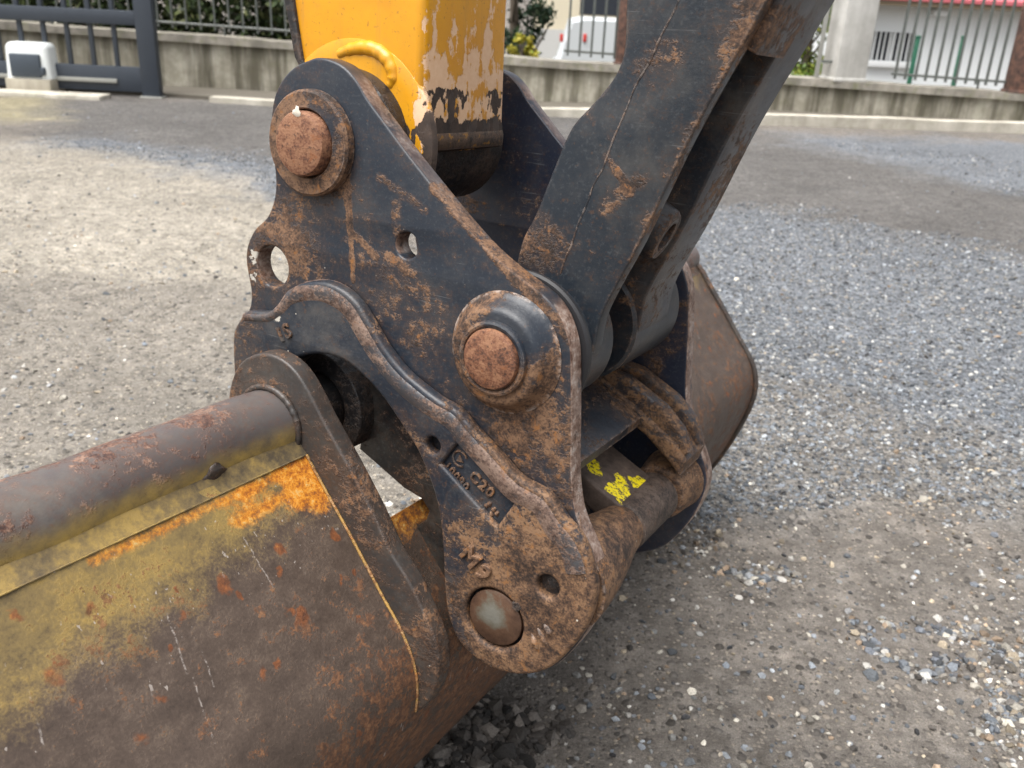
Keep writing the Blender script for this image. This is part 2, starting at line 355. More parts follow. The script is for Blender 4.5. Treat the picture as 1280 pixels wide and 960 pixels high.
def acc_dirt(x, y, r):
    g = zone(x, y, 2)[1]; p = fbm(x * 3, y * 3, 4, 21); return r.random(x.shape) < np.where(g <= .55, .10 + .90 * sst(p, .50, .68), .15) * np.where(x < -.2, .45, 1)
def acc_clu(x, y, r):
    m = np.zeros(x.shape, bool)
    wx = x + (fbm(x * 14, y * 14, 2, 3) - .5) * .12; wy = y + (fbm(x * 14 + 7, y * 14, 2, 4) - .5) * .12
    for p in CLUST: m |= inpoly(wx, wy, p)
    return m & (r.random(x.shape) < sst(fbm(x * 11, y * 11, 3, 6), .38, .58))
def acc_clod(x, y, r):
    wx = x + (fbm(x * 14, y * 14, 2, 3) - .5) * .15; wy = y + (fbm(x * 14 + 7, y * 14, 2, 4) - .5) * .15
    return inpoly(wx, wy, CLODP)
stones('gravel', 60000, acc_grav, lambda r, n: r.gamma(3, .0018, n) + .0035, GREYS, 1.0, 8.5, 'loose blue-grey crushed gravel spread across the yard', seed=3)
stones('pebbles', 20000, acc_dirt, lambda r, n: np.clip(r.gamma(2.2, .0024, n) + .0025, 0, .024), WARM, .95, 5.0, 'fine mixed pebbles scattered over the compacted dirt', seed=4)
stones('pebble_drift', 1300, acc_clu, lambda r, n: np.clip(r.gamma(2.5, .0030, n) + .003, 0, .024), np.concatenate([GREYS, WARM]), .95, 2.3, 'larger grey and white pebbles lying in drifts', seed=5, over=40)
stones('soil_clods', 2600, acc_clod, lambda r, n: np.clip(r.gamma(1.6, .0055, n) + .003, 0, .036), np.array([(.07, .062, .055), (.10, .088, .077), (.05, .046, .042), (.12, .106, .092)]), .9, 1.6, 'dark crumbly soil clods below the bucket', flat=.75, seed=6, over=25)

# ================================================================== MACHINE: arm, link, coupler, bucket (all in the machine frame: u, v, pin axis a)
AX_U, AX_C, AX_T = pl(393, 179), pl(632, 441), pl(700, 731)      # upper pin, link pin, cross tube
AX_L = pl(619, 772, .012); AX_B = pl(352, 524, .03)             # locking pin, bucket tube
A_FAR = -.320
uv = pl
# --- materials
def edge_scale(k):                                   # knocked, paint-free edges of the plates: pale mill scale with rust spots
    def fn(t, c):
        e = t.ss(t.facing(MU), .55, .8)
        p = t.ramp(t.add(t.mul(t.noise(60, 7, .7), .7), t.mul(t.noise(300, 4, .6), .3)), [(.40, (.085, .042, .027)), (.52, (.23, .155, .12)), (.66, (.43, .37, .33))])
        return t.mix(t.mul(e, t.ss(t.noise(45, 6, .7), .34, .46, .0, k)), c, p)
    return fn
M_PLATE = worn('plate_black_paint_rust', white=[(uv(319, 322), .016), (uv(317, 345), .010), (uv(372, 160), .009)], amount=-1.1, dust=.16, over=edge_scale(.9), masks=[
    ('blob', (uv(330, 330), .10), 0.049), ('blob', (uv(365, 300), .05), 0.035), ('blob', (uv(725, 510), .060), 0.077), ('blob', (uv(730, 600), .06), 0.046), ('blob', (uv(640, 500), .055), 0.036),
    ('blob', (uv(395, 180), .075), 0.035), ('blob', (uv(560, 420), .07), 0.035), ('blob', (uv(660, 540), .05), 0.042), ('blob', (uv(480, 260), .07), -0.035), ('blob', (uv(560, 360), .05), -0.028),
    ('seg', (uv(432, 195), uv(438, 290), .006), .22), ('seg', (uv(438, 290), uv(441, 350), .0045), .20), ('seg', (uv(475, 222), uv(530, 262), .008), .10),
    ('seg', (uv(495, 255), uv(497, 290), .009), .12), ('seg', (uv(545, 235), uv(720, 430), .010), .14), ('seg', (uv(440, 290), uv(470, 320), .006), .10), ('seg', (uv(485, 320), uv(515, 340), .008), .09), ('seg', (uv(640, 515), uv(650, 560), .010), .12)])
M_PLATE_IN = worn('far_plate_blue_black_paint', over=edge_scale(1.0), paint=(.013, .018, .034), amount=-1.3, dust=.12, pale=.9, masks=[('blob', (pl(835, 440, -.26), .07), .10), ('blob', (pl(840, 480, -.26), .035), -.15)])
M_CAST = worn('cast_steel_rust', rust=((.024, .015, .011), (.085, .047, .028), (.19, .108, .058), (.34, .15, .045)), white=[(pl(346, 396, .016), .013)], amount=-.15, edge=1.2, dust=.3, cast=.4, er=.008, masks=[
    ('blob', (uv(690, 760), .11), .20), ('blob', (uv(420, 400), .08), -.11), ('blob', (uv(370, 410), .06), -.06), ('blob', (uv(640, 690), .045), -.10), ('seg', (uv(470, 440), uv(560, 520), .03), -.06), ('blob', (uv(600, 600), .05), -.10)])
M_CASTD = worn('cast_steel_dark', amount=.3, edge=.5, dust=.05, cast=.3, paint=(.011, .012, .014), streaks=False, specks=False, pale=.1, rust=((.012, .009, .008), (.034, .023, .018), (.075, .05, .037), (.09, .048, .026)))  # dark rusty cast steel; also puts the hook interior's shade into its colour
M_RUSTPIN = worn('rusty_pin', amount=6, edge=0, dust=0, cast=.6, streaks=False, rust=((.050, .024, .016), (.145, .060, .032), (.24, .118, .064), (.25, .090, .028)))
M_BOSS = worn('rusty_boss', amount=1.0, edge=.8, dust=.1, cast=.3, masks=[('blob', (uv(655, 405), .04), -.20)])
M_LINK = worn('link_black_paint', specks=False, paint=(.014, .019, .026), amount=-1.3, edge=1.6, dust=.22, cast=.05, er=.006, masks=[
    ('seg', (pl(945, 20, -.05), pl(780, 380, -.05), .026), .085), ('seg', (pl(755, 260, -.05), pl(800, 228, -.05), .012), .11), ('seg', (pl(760, 195, -.05), pl(790, 240, -.05), .007), .12), ('blob', (pl(670, 300, -.05), .05), .13), ('blob', (pl(830, 80, -.05), .03), .08)])
M_LINK2 = worn('link_flange_grime', paint=(.016, .020, .028), amount=-.9, edge=1.4, dust=.5, cast=.1)
M_RUBBER = T('rubber_seal').done((.012, .012, .014), .55, 0, None)
def m_yellow():
    t = T('yellow_paint_chipped'); x = t.xyz(); low = t.ss(x[1], .42, .20)
    vs_ = t.stretch((60, 14, 60))
    n = t.add(t.mul(t.noise(1.0, 6, .65, vec=vs_), .5), t.mul(t.noise(55, 8, .7), .3), t.mul(t.noise(18, 5, .65), .25))
    crn = t.ss(x[0], -.152, -.130)                                  # the front face, towards its outer edge
    prim = t.ss(t.add(n, t.mul(t.mul(low, crn), .15), t.mul(t.edge(.007), .06), t.mul(t.math('SUBTRACT', t.noise(28, 4, .6), .5), .22)), .645, .67)
    ch = t.add(t.mul(t.noise(60, 6, .6, vec=t.stretch((1, .55, 1))), .7), t.mul(t.noise(15, 4, .6), .4), t.mul(t.ss(x[1], .205, .185), .22), t.mul(t.edge(.006), .10), t.mul(t.seg(pl(525, 120, -.055), pl(530, 160, -.055), .012), .14))
    bare = t.ss(ch, .715, .735)
    y = t.mix(t.ss(t.noise(9, 5, .6), .4, .75), (.63, .29, .011), (.54, .225, .010)); y = t.mix(t.mul(t.ss(t.noise(70, 8, .75), .5, .8), .5), y, (.45, .22, .03))
    y = t.mix(t.mul(t.ss(t.noise(1, 5, .65, vec=t.stretch((50, 4, 50))), .52, .72), .5), y, (.36, .19, .05)); y = t.mix(t.mul(t.ss(t.noise(220, 5, .7), .6, .66), .6), y, (.25, .12, .03))
    p = t.mix(t.noise(120, 4, .7), (.62, .36, .20), (.78, .55, .36))
    b = t.ramp(t.noise(60, 6, .7), [(.3, (.022, .016, .014)), (.6, (.06, .04, .03)), (.8, (.14, .07, .035))])
    c = t.mix(bare, t.mix(prim, y, p), b)
    h = t.add(t.mul(t.math('SUBTRACT', 1.0, prim), .5), t.mul(t.math('SUBTRACT', 1.0, bare), 1.0), t.mul(t.noise(25, 4, .6), .5))
    return t.done(c, t.add(.32, t.mul(prim, .3), t.mul(bare, .3)), 0, h, .5, .0014, .5)
M_YEL = m_yellow()

# --- excavator arm (yellow box section)
arm = empty('excavator_stick', mw=MACH)
tag(arm, 'chipped yellow steel excavator boom held between the black coupler plates', 'stick')
aN, aF = -.058, -.212
o = [pl(376, 80, aN), pl(362, 0, aN), (-.335, .55), (-.40, 1.5), (-.165, 1.5), (-.140, .55), pl(530, 0, aN), pl(528, 178, aN), pl(505, 200, aN), pl(430, 190, aN), pl(390, 140, aN)]
plate('box_section', o, aF, aN, M_YEL, arm, bev=.009, bres=3)
lathe('end_boss', AX_U, [(.0, -.032), (.066, -.032), (.070, -.036), (.070, -.235), (.066, -.24), (0, -.24)], M_CASTD, arm, 56)
lathe('side_boss', AX_U, [(.0, -.0555), (.080, -.0555), (.092, -.0562), (.097, -.0575), (.100, -.062), (0, -.062)], M_YEL, arm, 64)
for pts, r_, dz in (([(424, 68), (440, 62), (458, 60), (474, 65), (487, 78), (492, 96), (488, 108)], .0075, -.0005), ([(445, 78), (470, 88), (495, 106), (511, 128), (519, 146), (522, 160)], .0055, -.003)):
    pp = crom(PL(pts, aN), 8, False); n = len(pp)
    tube('weld_bead', [(p[0], p[1], aN + dz) for p in pp], [r_ * (.35 + .65 * math.sin(math.pi * (i + 2) / (n + 3)) ** .4) + .0003 * math.sin(i * 1.1) for i in range(n)], M_YEL, arm, 14, .02)
plate('rear_edge', [pl(381, 92, aN), pl(371, 72, aN), pl(358, 0, aN), (-.345, .55), (-.41, 1.5), (-.398, 1.5), (-.332, .55), pl(369, 0, aN), pl(379, 72, aN), pl(390, 92, aN)], aF - .004, aN + .004, M_CASTD, arm, bev=.002)
bot = box('wear_lip', (-.150, .168, aF - .001), (-.1262, .188, aN + .001), worn('burnt_lip', amount=2, edge=.2, dust=0, specks=False, rust=((.018, .013, .011), (.05, .032, .022), (.09, .055, .035), (.55, .25, .01))), arm, .006)

# --- quick coupler
cou = empty('quick_coupler', mw=MACH)
tag(cou, 'black and rust quick coupler with two side plates between arm and bucket', 'coupler')
OUT = [(383, 76), (397, 72), (413, 75), (430, 84), (446, 102), (458, 123), (480, 153), (505, 187), (530, 219), (555, 250), (580, 280), (611, 314), (645, 343), (670, 362), (688, 378), (701, 398), (709, 420), (713, 440), (714, 480), (714, 540), (714, 600), (720, 645), (738, 690), (748, 720), (750, 745), (744, 768), (732, 792), (715, 814), (692, 834), (666, 842), (636, 841), (608, 830), (585, 814), (571, 794), (561, 764), (558, 729), (556, 685), (552, 645), (543, 608), (526, 566), (505, 532), (480, 497), (455, 470), (432, 451), (404, 443), (380, 446), (362, 462), (350, 490), (342, 540), (335, 560), (318, 556), (303, 520), (297, 487), (294, 450), (295, 416), (301, 402), (310, 389), (313, 377), (313, 362), (310, 345), (307, 325), (309, 306), (318, 287), (333, 272), (341, 253), (344, 231), (342, 206), (338, 181), (338, 153), (342, 122), (352, 100), (367, 84)]
out = crom(PL(OUT), 3)
H_LUG, H_SM = pl(340, 333), pl(508, 307)
plate('side_plate', out, -.022, 0, M_PLATE, cou, [circle(H_LUG, .0215, 28), circle(H_SM, .0125, 24)], bev=.0025)
LUG = [(H_LUG[0], H_LUG[1])]
plate('side_plate', out, A_FAR, A_FAR + .022, M_PLATE_IN, cou, [circle(H_LUG, .0215, 28)], bev=.0025)['label'] = 'far side plate, dark blue paint with a pale rust-scarred edge'
# cast slab over the lower half, with a hook on the left and the locking-pin boss at the bottom
aC = .016
SLAB = [(311, 389), (339, 389), (352, 379), (364, 362), (383, 353), (408, 352), (430, 361), (449, 378), (464, 402), (483, 434), (505, 462), (530, 484), (552, 500), (574, 513), (592, 534), (624, 568), (652, 598), (686, 618), (707, 648), (724, 668), (735, 690), (741, 712), (746, 735), (742, 762), (731, 788), (714, 811), (691, 832), (666, 841), (636, 840), (608, 829), (585, 812), (571, 793), (561, 764), (557, 729), (555, 685), (551, 643), (542, 606), (525, 564), (504, 530), (480, 495), (455, 468), (432, 450), (404, 442), (378, 446), (360, 462), (348, 490), (340, 540), (318, 556), (303, 520), (297, 487), (294, 450), (294, 416), (300, 402)]
slab = crom(PL(SLAB, .012), 3)
RECT = PL([(571, 553), (641, 630), (620, 659), (550, 581)], aC)
H_P, H_B = pl(540, 557, aC), pl(684, 734, aC)
plate('cast_hook', slab, .0012, aC, M_CAST, cou, [circle(AX_L, .0325, 40), RECT, circle(H_P, .008, 20), circle(H_B, .0115, 24)], bev=.0045, bres=3)
# rounded shoulder along the top of the slab
rp = crom(PL(SLAB[:22], .008), 5, False); v, f = [], []
SEC = ((.0008, -.0145), (.0002, -.008), (-.0008, -.003), (-.0028, .0002), (-.006, .0017), (-.010, .0020), (-.014, .0013), (-.018, .0003), (-.0215, -.0012))
for i, p in enumerate(rp):
    d = nrm(rp[min(i + 1, len(rp) - 1)] - rp[max(i - 1, 0)]); n_ = np.array([-d[1], d[0]])
    k = .45 + .55 * float(sst(np.array(i * 1.0), 0, 25)) + .25 * float(sst(np.array(i * 1.), 70, 100)); b = .0002 * math.sin(i * .5)
    e_ = 0.0
    for x_, a_ in SEC: q = p + n_ * (x_ * k + e_ * (x_ < 0)); v.append((q[0], q[1], aC + a_ + (b if a_ > 0 else 0)))
    n = len(SEC)
    if i:
        for j in range(n - 1): f.append(((i - 1) * n + j, (i - 1) * n + j + 1, i * n + j + 1, i * n + j))
link('shoulder', clean(mesh('shoulder', v, f)), worn('shoulder_rust', amount=.1, edge=0, dust=.3, cast=.3, paint=(.035, .041, .049), rust=((.040, .026, .021), (.105, .065, .049), (.19, .13, .10), (.24, .12, .06))), cou, 60)
# nameplate recess, cast letters
plate('nameplate', [tuple(np.array(q) * 1.0) for q in PL([(569, 550), (644, 630), (620, 663), (547, 581)], .009)], .0022, .009, worn('nameplate_black', amount=-1.9, edge=0, dust=.2, cast=.6, streaks=False), cou, bev=.0005)
def letters(name, text, px, px2, size, a, h, m, parent=cou, shear=0, spacing=1.0):
    fc = bpy.data.curves.new('tmp', 'FONT'); fc.body = text; fc.size = size; fc.extrude = h; fc.bevel_depth = h * .45; fc.align_x = 'LEFT'; fc.resolution_u = 3; fc.space_character = spacing
    ob = bpy.data.objects.new('tmp', fc); COL.objects.link(ob)
    me = bpy.data.meshes.new_from_object(ob.evaluated_get(bpy.context.evaluated_depsgraph_get())); bpy.data.objects.remove(ob); bpy.data.curves.remove(fc)
    p, q = np.array(pl(*px, a)), np.array(pl(*px2, a)); ang = math.atan2(q[1] - p[1], q[0] - p[0])
    me.transform(Matrix.Translation((p[0], p[1], a)) @ Matrix.Rotation(ang, 4, 'Z')); me.name = name
    return link(name, clean(me), m, parent, 40)
M_LET = worn('cast_letters', amount=.2, edge=0, dust=.8, cast=.3, streaks=False, paint=(.05, .053, .057), specks=False)
letters('lettering', 'C20', (586, 596), (609, 618.5), .0155, .0095, .0012, M_LET, spacing=1.2)
letters('lettering', '10090', (555, 582.5), (583.5, 614.5), .0118, .0095, .0012, M_LET, spacing=1.12)
lg = pl(575, 573.5, .0095)
tube('logo_ring', [(lg[0] + .0078 * math.cos(t), lg[1] + .0078 * math.sin(t), .0095) for t in np.linspace(R(20), R(300), 24)], .0012, M_LET, cou, 6)
plate('logo_triangle', [(lg[0] - .004, lg[1] - .003), (lg[0] + .0045, lg[1] - .0025), (lg[0], lg[1] + .0048)], .009, .0108, M_LET, cou, bev=.0004)
for px in ((612, 630), (617, 637), (621, 642), (608, 632), (614, 643)):
    q = pl(*px, .0095); lathe('casting_lump', q, [(0, .0115), (.0016, .011), (.0026, .0095), (.003, .0085)], M_LET, cou, 9, 60, .2)
M_LET2 = worn('cast_letters_brown', amount=1.5, edge=0, dust=.3, cast=.3, streaks=False, specks=False)
letters('lettering', 'M9', (575.5, 691), (598, 718.5), .025, aC + .0005, .0026, M_LET2, spacing=1.25)
letters('lettering', '1S', (350, 428), (364, 421), .021, aC + .0005, .0014, M_LET, spacing=1.1)
# pins
lathe('pin_collar', AX_U, [(.0315, .001), (.0315, .011), (.033, .0125), (.047, .0115), (.0492, .009), (.0497, .001)], worn('collar_rust', amount=.9, edge=.6, cast=.3, masks=[('blob', (uv(410, 165), .03), -.13)]), cou, 56)
lathe('pin', AX_U, [(0, .0235), (.024, .0232), (.0283, .0218), (.030, .019), (.030, -.325), (0, -.325)], M_RUSTPIN, cou, 56, 35, .004)
q = pl(375, 158, .027); lathe('paint_spot', (q[0] - .008, q[1] + .012), [(0, .0239), (.003, .0238), (.0048, .0228)], T('pale_paint').done((.55, .5, .42), .8), cou, 11, 60, .22)
lathe('pin_boss', AX_C, [(.0, .0205), (.0395, .0205), (.0430, .0195), (.0455, .0165), (.0478, .012), (.0505, .0065), (.0535, .003), (.057, .0008)], M_BOSS, cou, 64)
lathe('pin_washer', AX_C, [(.0285, .0235), (.0295, .0255), (.0315, .026), (.0335, .0250), (.0342, .0225), (.0342, .019)], M_BOSS, cou, 56)
lathe('pin', AX_C, [(0, .0305), (.023, .030), (.0265, .0285), (.0275, .026), (.0275, -.325), (0, -.325)], M_RUSTPIN, cou, 56, 35, .003)
t_ = T('locking_pin_steel'); nz = t_.add(t_.mul(t_.noise(30, 6, .6), .7), t_.mul(t_.noise(150, 5, .7), .3), t_.mul(t_.blob((AX_L[0] - .003, AX_L[1] + .002), .024, .8), .22))
M_LOCK = t_.done(t_.ramp(nz, [(.35, (.05, .026, .017)), (.56, (.11, .06, .036)), (.66, (.13, .115, .088)), (.8, (.17, .165, .14))]), .5, .3, t_.noise(200, 5, .7), .4, .001)
lathe('locking_pin', AX_L, [(0, .0135), (.0275, .0133), (.0295, .012), (.0298, -.015), (0, -.015)], M_LOCK, cou, 56)
q = (AX_L[0] + .022, AX_L[1] + .020)
lathe('lock_notch', (AX_L[0] + .024, AX_L[1] + .024), [(0, aC + .0006), (.005, aC + .0005), (.0062, aC - .001)], M_CASTD, cou, 5)
lathe('blind_screw', H_B, [(0, .008), (.004, .008), (.006, .0065), (.0115, .0055), (.0118, .001)], M_CASTD, cou, 20, 50, .05)
# scratch mark bumps on the boss
for a0_, a1_ in (((672, 785), (684, 808)), ((664, 792), (673, 815)), ((680, 780), (690, 796))):
    p, q = pl(*a0_, aC), pl(*a1_, aC); n = 8
    tube('weld_scar', [(p[0] + (q[0] - p[0]) * i / n, p[1] + (q[1] - p[1]) * i / n, aC - .0005) for i in range(n + 1)], [.0006 + .003 * math.sin(math.pi * (i + .3) / (n + .6)) for i in range(n + 1)], M_CAST, cou, 7, .3)
# cross tube and the far collar
lathe('cross_tube', AX_T, [(0, .001), (.047, .001), (.0465, -.02), (.043, -.05), (.0365, -.085), (.030, -.115), (.0265, -.14), (.0255, -.17), (.0255, -.299), (0, -.299)], M_CAST, cou, 56)
lathe('tube_sleeve', AX_T, [(.0258, -.138), (.0285, -.141), (.0288, -.236), (.0262, -.239)], worn('sleeve_brown', amount=2, edge=.1, cast=.3, rust=((.025, .018, .015), (.06, .042, .033), (.105, .077, .06), (.11, .062, .04))), cou, 48)
lathe('far_collar', AX_T, [(.0258, -.245), (.0310, -.246), (.0335, -.251), (.0350, -.270), (.0385, -.2975)], M_CAST, cou, 48)
# lock block with yellow paint remains
blk = PL([(744, 557), (754, 547), (792, 578), (828, 606), (824, 626), (800, 620), (750, 574)], -.225)
def on_block(x, y):                                  # where a pixel's ray meets the sloping top of the block
    p0, p1 = np.array([*blk[1], -.225]), np.array([*blk[3], -.225]); n_ = np.cross(p1 - p0, (0, 0, 1.0)); r_ = ray(x, y); Rm = np.array([MU, MV, MA])
    o_, d_ = Rm @ (CP - MP), Rm @ r_; return tuple(o_ + d_ * (((p0 - o_) @ n_) / (d_ @ n_)))
def m_block():
    t = T('block_yellow_marks')
    base = t.ramp(t.noise(80, 7, .7), [(.3, (.04, .028, .022)), (.55, (.09, .064, .05)), (.8, (.15, .105, .08))]); k = 0.0
    wv = t.nd('VectorMath', {0: t.co, 1: t.nd('VectorMath', {0: t.noise(110, 4, .6, out='Color'), 'Scale': .022}, operation='SCALE').outputs[0]}, operation='ADD').outputs[0]
    for px, r_ in (((737, 577), .012), ((743, 585), .010), ((776, 600), .009), ((774, 614), .016), ((781, 621), .013), ((799, 604), .014), ((810, 609), .013)):
        c_ = np.array(on_block(*px)) + .011
        d = t.nd('VectorMath', {0: wv, 1: tuple(c_)}, operation='DISTANCE').outputs['Value']; k = t.math('MAXIMUM', k, t.ss(d, r_, r_ * .9))
    y = t.mul(k, t.ss(t.noise(220, 6, .75), .42, .50))
    return t.done(t.mix(y, base, (.85, .68, .01)), t.ss(y, 0, 1, .7, .45), 0, t.add(t.noise(180, 5, .7), t.mul(y, .4)), .4, .0012)
M_BLOCK = m_block()
plate('lock_block', blk, -.225, -.135, M_BLOCK, cou, bev=.003)
# ribbed web between the plates, falling from below the link pin to the cross tube
wb = PL([(722, 494), (735, 476), (800, 532), (834, 564), (846, 588), (838, 606), (826, 590), (795, 554)], -.20)
plate('cross_web', wb, -.2978, -.225, M_CAST, cou, bev=.006, bres=3)
for a_, h_ in ((-.238, 0), (-.278, 1)):
    r0 = PL([(735, 474), (768, 488), (815, 526), (838, 556), (847, 584), (838, 592), (800, 550), (740, 496)], -.20)
    plate('web_rib', [(x_, y_ + .006) for x_, y_ in r0], a_ - .012, a_ + .008, M_CAST, cou, bev=.005, bres=3)
wn = PL([(722, 494), (733, 479), (772, 511), (792, 529), (788, 540), (765, 524)], -.20)
plate('cross_web', wn, -.2245, -.0225, M_CAST, cou, bev=.004)
tube('weld_bead', [(q[0], q[1] + .005, -.257) for q in crom(PL([(752, 497), (780, 522), (812, 552), (835, 572)], -.20), 12, False)], [.0032 + .0009 * math.sin(i * 2.2) for i in range(37)], M_CAST, cou, 8, .2)
# inner web seen through the hook opening
web = PL([(452, 560), (475, 580), (508, 609), (530, 622), (539, 637), (535, 648), (502, 670), (500, 690), (530, 770), (590, 810), (640, 780), (640, 640), (560, 520), (500, 480), (465, 475)], -.05)
plate('inner_web', web, -.065, -.045, worn('inner_web_shade_paint', amount=-1.2, edge=.3, dust=.35, paint=(.010, .010, .011), pale=.2), cou, bev=.003)  # speckled dark paint, darkened further so its colour carries the hook's shade
plate('inner_web', web, -.24, -.22, M_CASTD, cou, bev=.003)

# hook saddle: the cast cradle over the bucket bar, running from plate to plate
sad = [(AX_B[0] + r_ * math.cos(t), AX_B[1] + r_ * math.sin(t)) for r_, ts in ((.039, np.linspace(R(190), R(-35), 26)), (.062, np.linspace(R(-35), R(190), 26))) for t in ts]
plate('hook_saddle', sad, A_FAR + .023, -.0225, M_CASTD, cou, bev=.002)
plate('saddle_rib', PL([(470, 470), (540, 520), (600, 600), (560, 640), (533, 622), (500, 596), (472, 560)], -.05), -.24, -.067, M_CASTD, cou, bev=.004)

# --- link (rocker rod to the bucket cylinder)
lk = empty('bucket_link', mw=MACH)
tag(lk, 'black cast H-section link rod pinned between the coupler plates', 'link')
aL0, aL1, aL2 = -.048, -.236, -.066
left = [(640, 345), (653, 300), (669, 269), (684, 231), (694, 206), (708, 172), (719, 153), (737, 134), (756, 112), (769, 94), (777, 75), (781, 53), (783, 0), (800, -120), (860, -320)]
right = [(1150, -320), (1030, -120), (960, 0), (927, 59), (896, 112), (862, 175), (832, 237), (800, 304), (768, 362), (750, 400), (742, 440)]
lu, ru = PL(left, aL0), PL(right, aL0)
bossr = .062
low = [(AX_C[0] + bossr * math.cos(t), AX_C[1] + bossr * math.sin(t)) for t in np.linspace(R(-8), R(-190), 14)]
web_o = crom(lu + [lu[-1]] + [ru[0]] + ru + low, 3)
plate('near_flange', web_o, aL2, aL0, M_LINK, lk, bev=.0022)
plate('far_flange', web_o, aL1, aL1 + .082, M_LINK2, lk, bev=.0022)
cr = [(q[0] - .034, q[1] - .016) for q in ru[:-3]] 
core = crom([(q[0] + .012, q[1]) for q in lu] + [(lu[-1][0] + .012, lu[-1][1])] + [cr[0]] + cr + [cr[-1]] + [(AX_C[0] + .045, AX_C[1] + .078)] * 2 + [(AX_C[0] - .02, AX_C[1] + .075)], 3)
M_LINKD = worn('link_channel_grime', paint=(.014, .015, .018), amount=-.8, edge=0, dust=.6, cast=1.0, streaks=False)
plate('channel_floor', core, aL1 + .07, aL2 + .001, M_LINKD, lk, bev=.003)
lathe('near_boss', AX_C, [(.0, -.030), (.060, -.030), (.0635, -.033), (.0635, -.094), (.060, -.097), (.0, -.097)], M_LINK, lk, 56)
lathe('far_boss', AX_C, [(.0, -.150), (.060, -.150), (.0635, -.153), (.0635, -.272), (.060, -.276), (.0, -.276)], M_LINK, lk, 56)
lathe('seal_ring', AX_C, [(.060, -.0225), (.070, -.0225), (.072, -.025), (.072, -.029), (.060, -.0295)], M_RUBBER, lk, 56)
lathe('bush_ring', AX_C, [(.034, -.096), (.046, -.097), (.048, -.102), (.045, -.107), (.034, -.108)], M_BOSS, lk, 48)
# raised text block, grease boss and lugs in the channel
def on_edge(i, t, a, back=.012):
    p = np.array(ru[i]) * (1 - t) + np.array(ru[i + 1]) * t; return (p[0] - back, p[1] - back * .4, a)
ang = math.atan2(ru[3][1] - ru[2][1], ru[3][0] - ru[2][0])
def chan(name, i, t, a0, a1, ln, th, m, back=.022):
    p = on_edge(i, t, 0, back); c, s = math.cos(ang), math.sin(ang)
    pts = [(p[0] + c * x - s * y, p[1] + s * x + c * y) for x, y in ((-ln / 2, -th / 2), (ln / 2, -th / 2), (ln / 2, th / 2), (-ln / 2, th / 2))]
    return plate(name, pts, a0, a1, m, lk, bev=.0025)
chan('text_block', 1, .96, -.150, -.064, .052, .046, M_LINK, .020)
for row in range(2):
    for k in range(5):
        p = on_edge(1, .90 + row * .10, -.078 - k * .0125, -.0030)
        d_ = np.array([math.cos(ang), math.sin(ang)]); L = .0058
        tube('lettering', [(p[0] - d_[0] * L, p[1] - d_[1] * L, p[2] + .0015), (p[0], p[1], p[2] - .001), (p[0] + d_[0] * L, p[1] + d_[1] * L, p[2] + .001)], .0013, M_LINK, lk, 6)
seam = crom(PL([(862, -30), (848, 0), (819, 62), (787, 125), (756, 203), (737, 244), (716, 300), (700, 342)], aL0), 8, False)
tube('casting_seam', [(q[0] + .0006 * math.sin(i * .8), q[1], aL0 - .0002) for i, q in enumerate(seam)], .0009, M_LINK, lk, 6, .4)
# grease boss: an oval tube standing out of the channel floor
gp = np.array(on_edge(6, .96, 0, .006)[:2]); dn = np.array([math.sin(-ang), math.cos(ang)]); dn = nrm((-math.sin(ang), math.cos(ang))); d_ = np.array([math.cos(ang), math.sin(ang)])
if dn[0] < 0: dn = -dn
v, f, n = [], [], 28
for r_, z_ in ((1.25, -.05), (1.08, .002), (.95, .006), (.62, .006), (.56, -.004), (0, -.006)):
    for k in range(n):
        t = 2 * math.pi * k / n; q = gp + d_ * .024 * r_ * math.cos(t) + dn * z_; v.append((q[0], q[1], -.112 + .020 * r_ * math.sin(t)))
for j in range(5):
    for k in range(n): l = (k + 1) % n; f.append((j * n + k, j * n + l, (j + 1) * n + l, (j + 1) * n + k))
link('grease_boss', clean(mesh('grease_boss', v, f)), M_LINK, lk, 45)

# --- bucket
bk = empty('excavator_bucket', mw=MACH)
tag(bk, 'wide rusty excavator bucket with worn yellow paint along its top tube', 'bucket')
aE0, aE1 = .024, .046                                   # near ear plate
aFE0, aFE1 = -.366, -.344                               # far ear plate
AN, AF = .64, -1.16                                     # bucket ends
prof = PL([(383, 540), (397, 562), (420, 605), (445, 650), (469, 695), (490, 735), (512, 775), (527, 812), (533, 845), (530, 880), (511, 932), (470, 1003), (425, 1045)], .03)
prof = prof + [(-.20, -.628), (-.30, -.632), (-.42, -.625), (-.52, -.612)]
pc_ = np.array(crom([prof[0], prof[1], prof[1]] + prof[2:], 10, False))
sl = np.concatenate([[0], np.cumsum(np.linalg.norm(np.diff(pc_, axis=0), axis=1))])
s_cre = sl[10]
av = np.concatenate([np.linspace(AN, aE1, 110), np.linspace(aE1 - .004, aFE0, 40), np.linspace(aFE0 - .01, AF, 60)])
S, AA = np.meshgrid(sl, av); PX = np.tile(pc_[:, 0], (len(av), 1)); PY = np.tile(pc_[:, 1], (len(av), 1))
tn = np.gradient(pc_, axis=0); tn /= np.linalg.norm(tn, axis=1)[:, None]; nn = np.stack([-tn[:, 1], tn[:, 0]], 1); nn = -nn if nn[20, 0] < 0 else nn   # outward
dent = (fbm(S * 7, AA * 7, 3, 31) - .5) * .006
PX = PX + dent * nn[:, 0]; PY = PY + dent * nn[:, 1]
na, ns = S.shape; th = .012
Vo = np.stack([PX, PY, AA], -1).reshape(-1, 3); Vi = np.stack([PX - nn[:, 0] * th, PY - nn[:, 1] * th, AA], -1).reshape(-1, 3)
s_cut = sl[34]
keep = np.ones((na - 1, ns - 1), bool)
am = (av[:-1] + av[1:]) / 2; sm_ = (sl[:-1] + sl[1:]) / 2
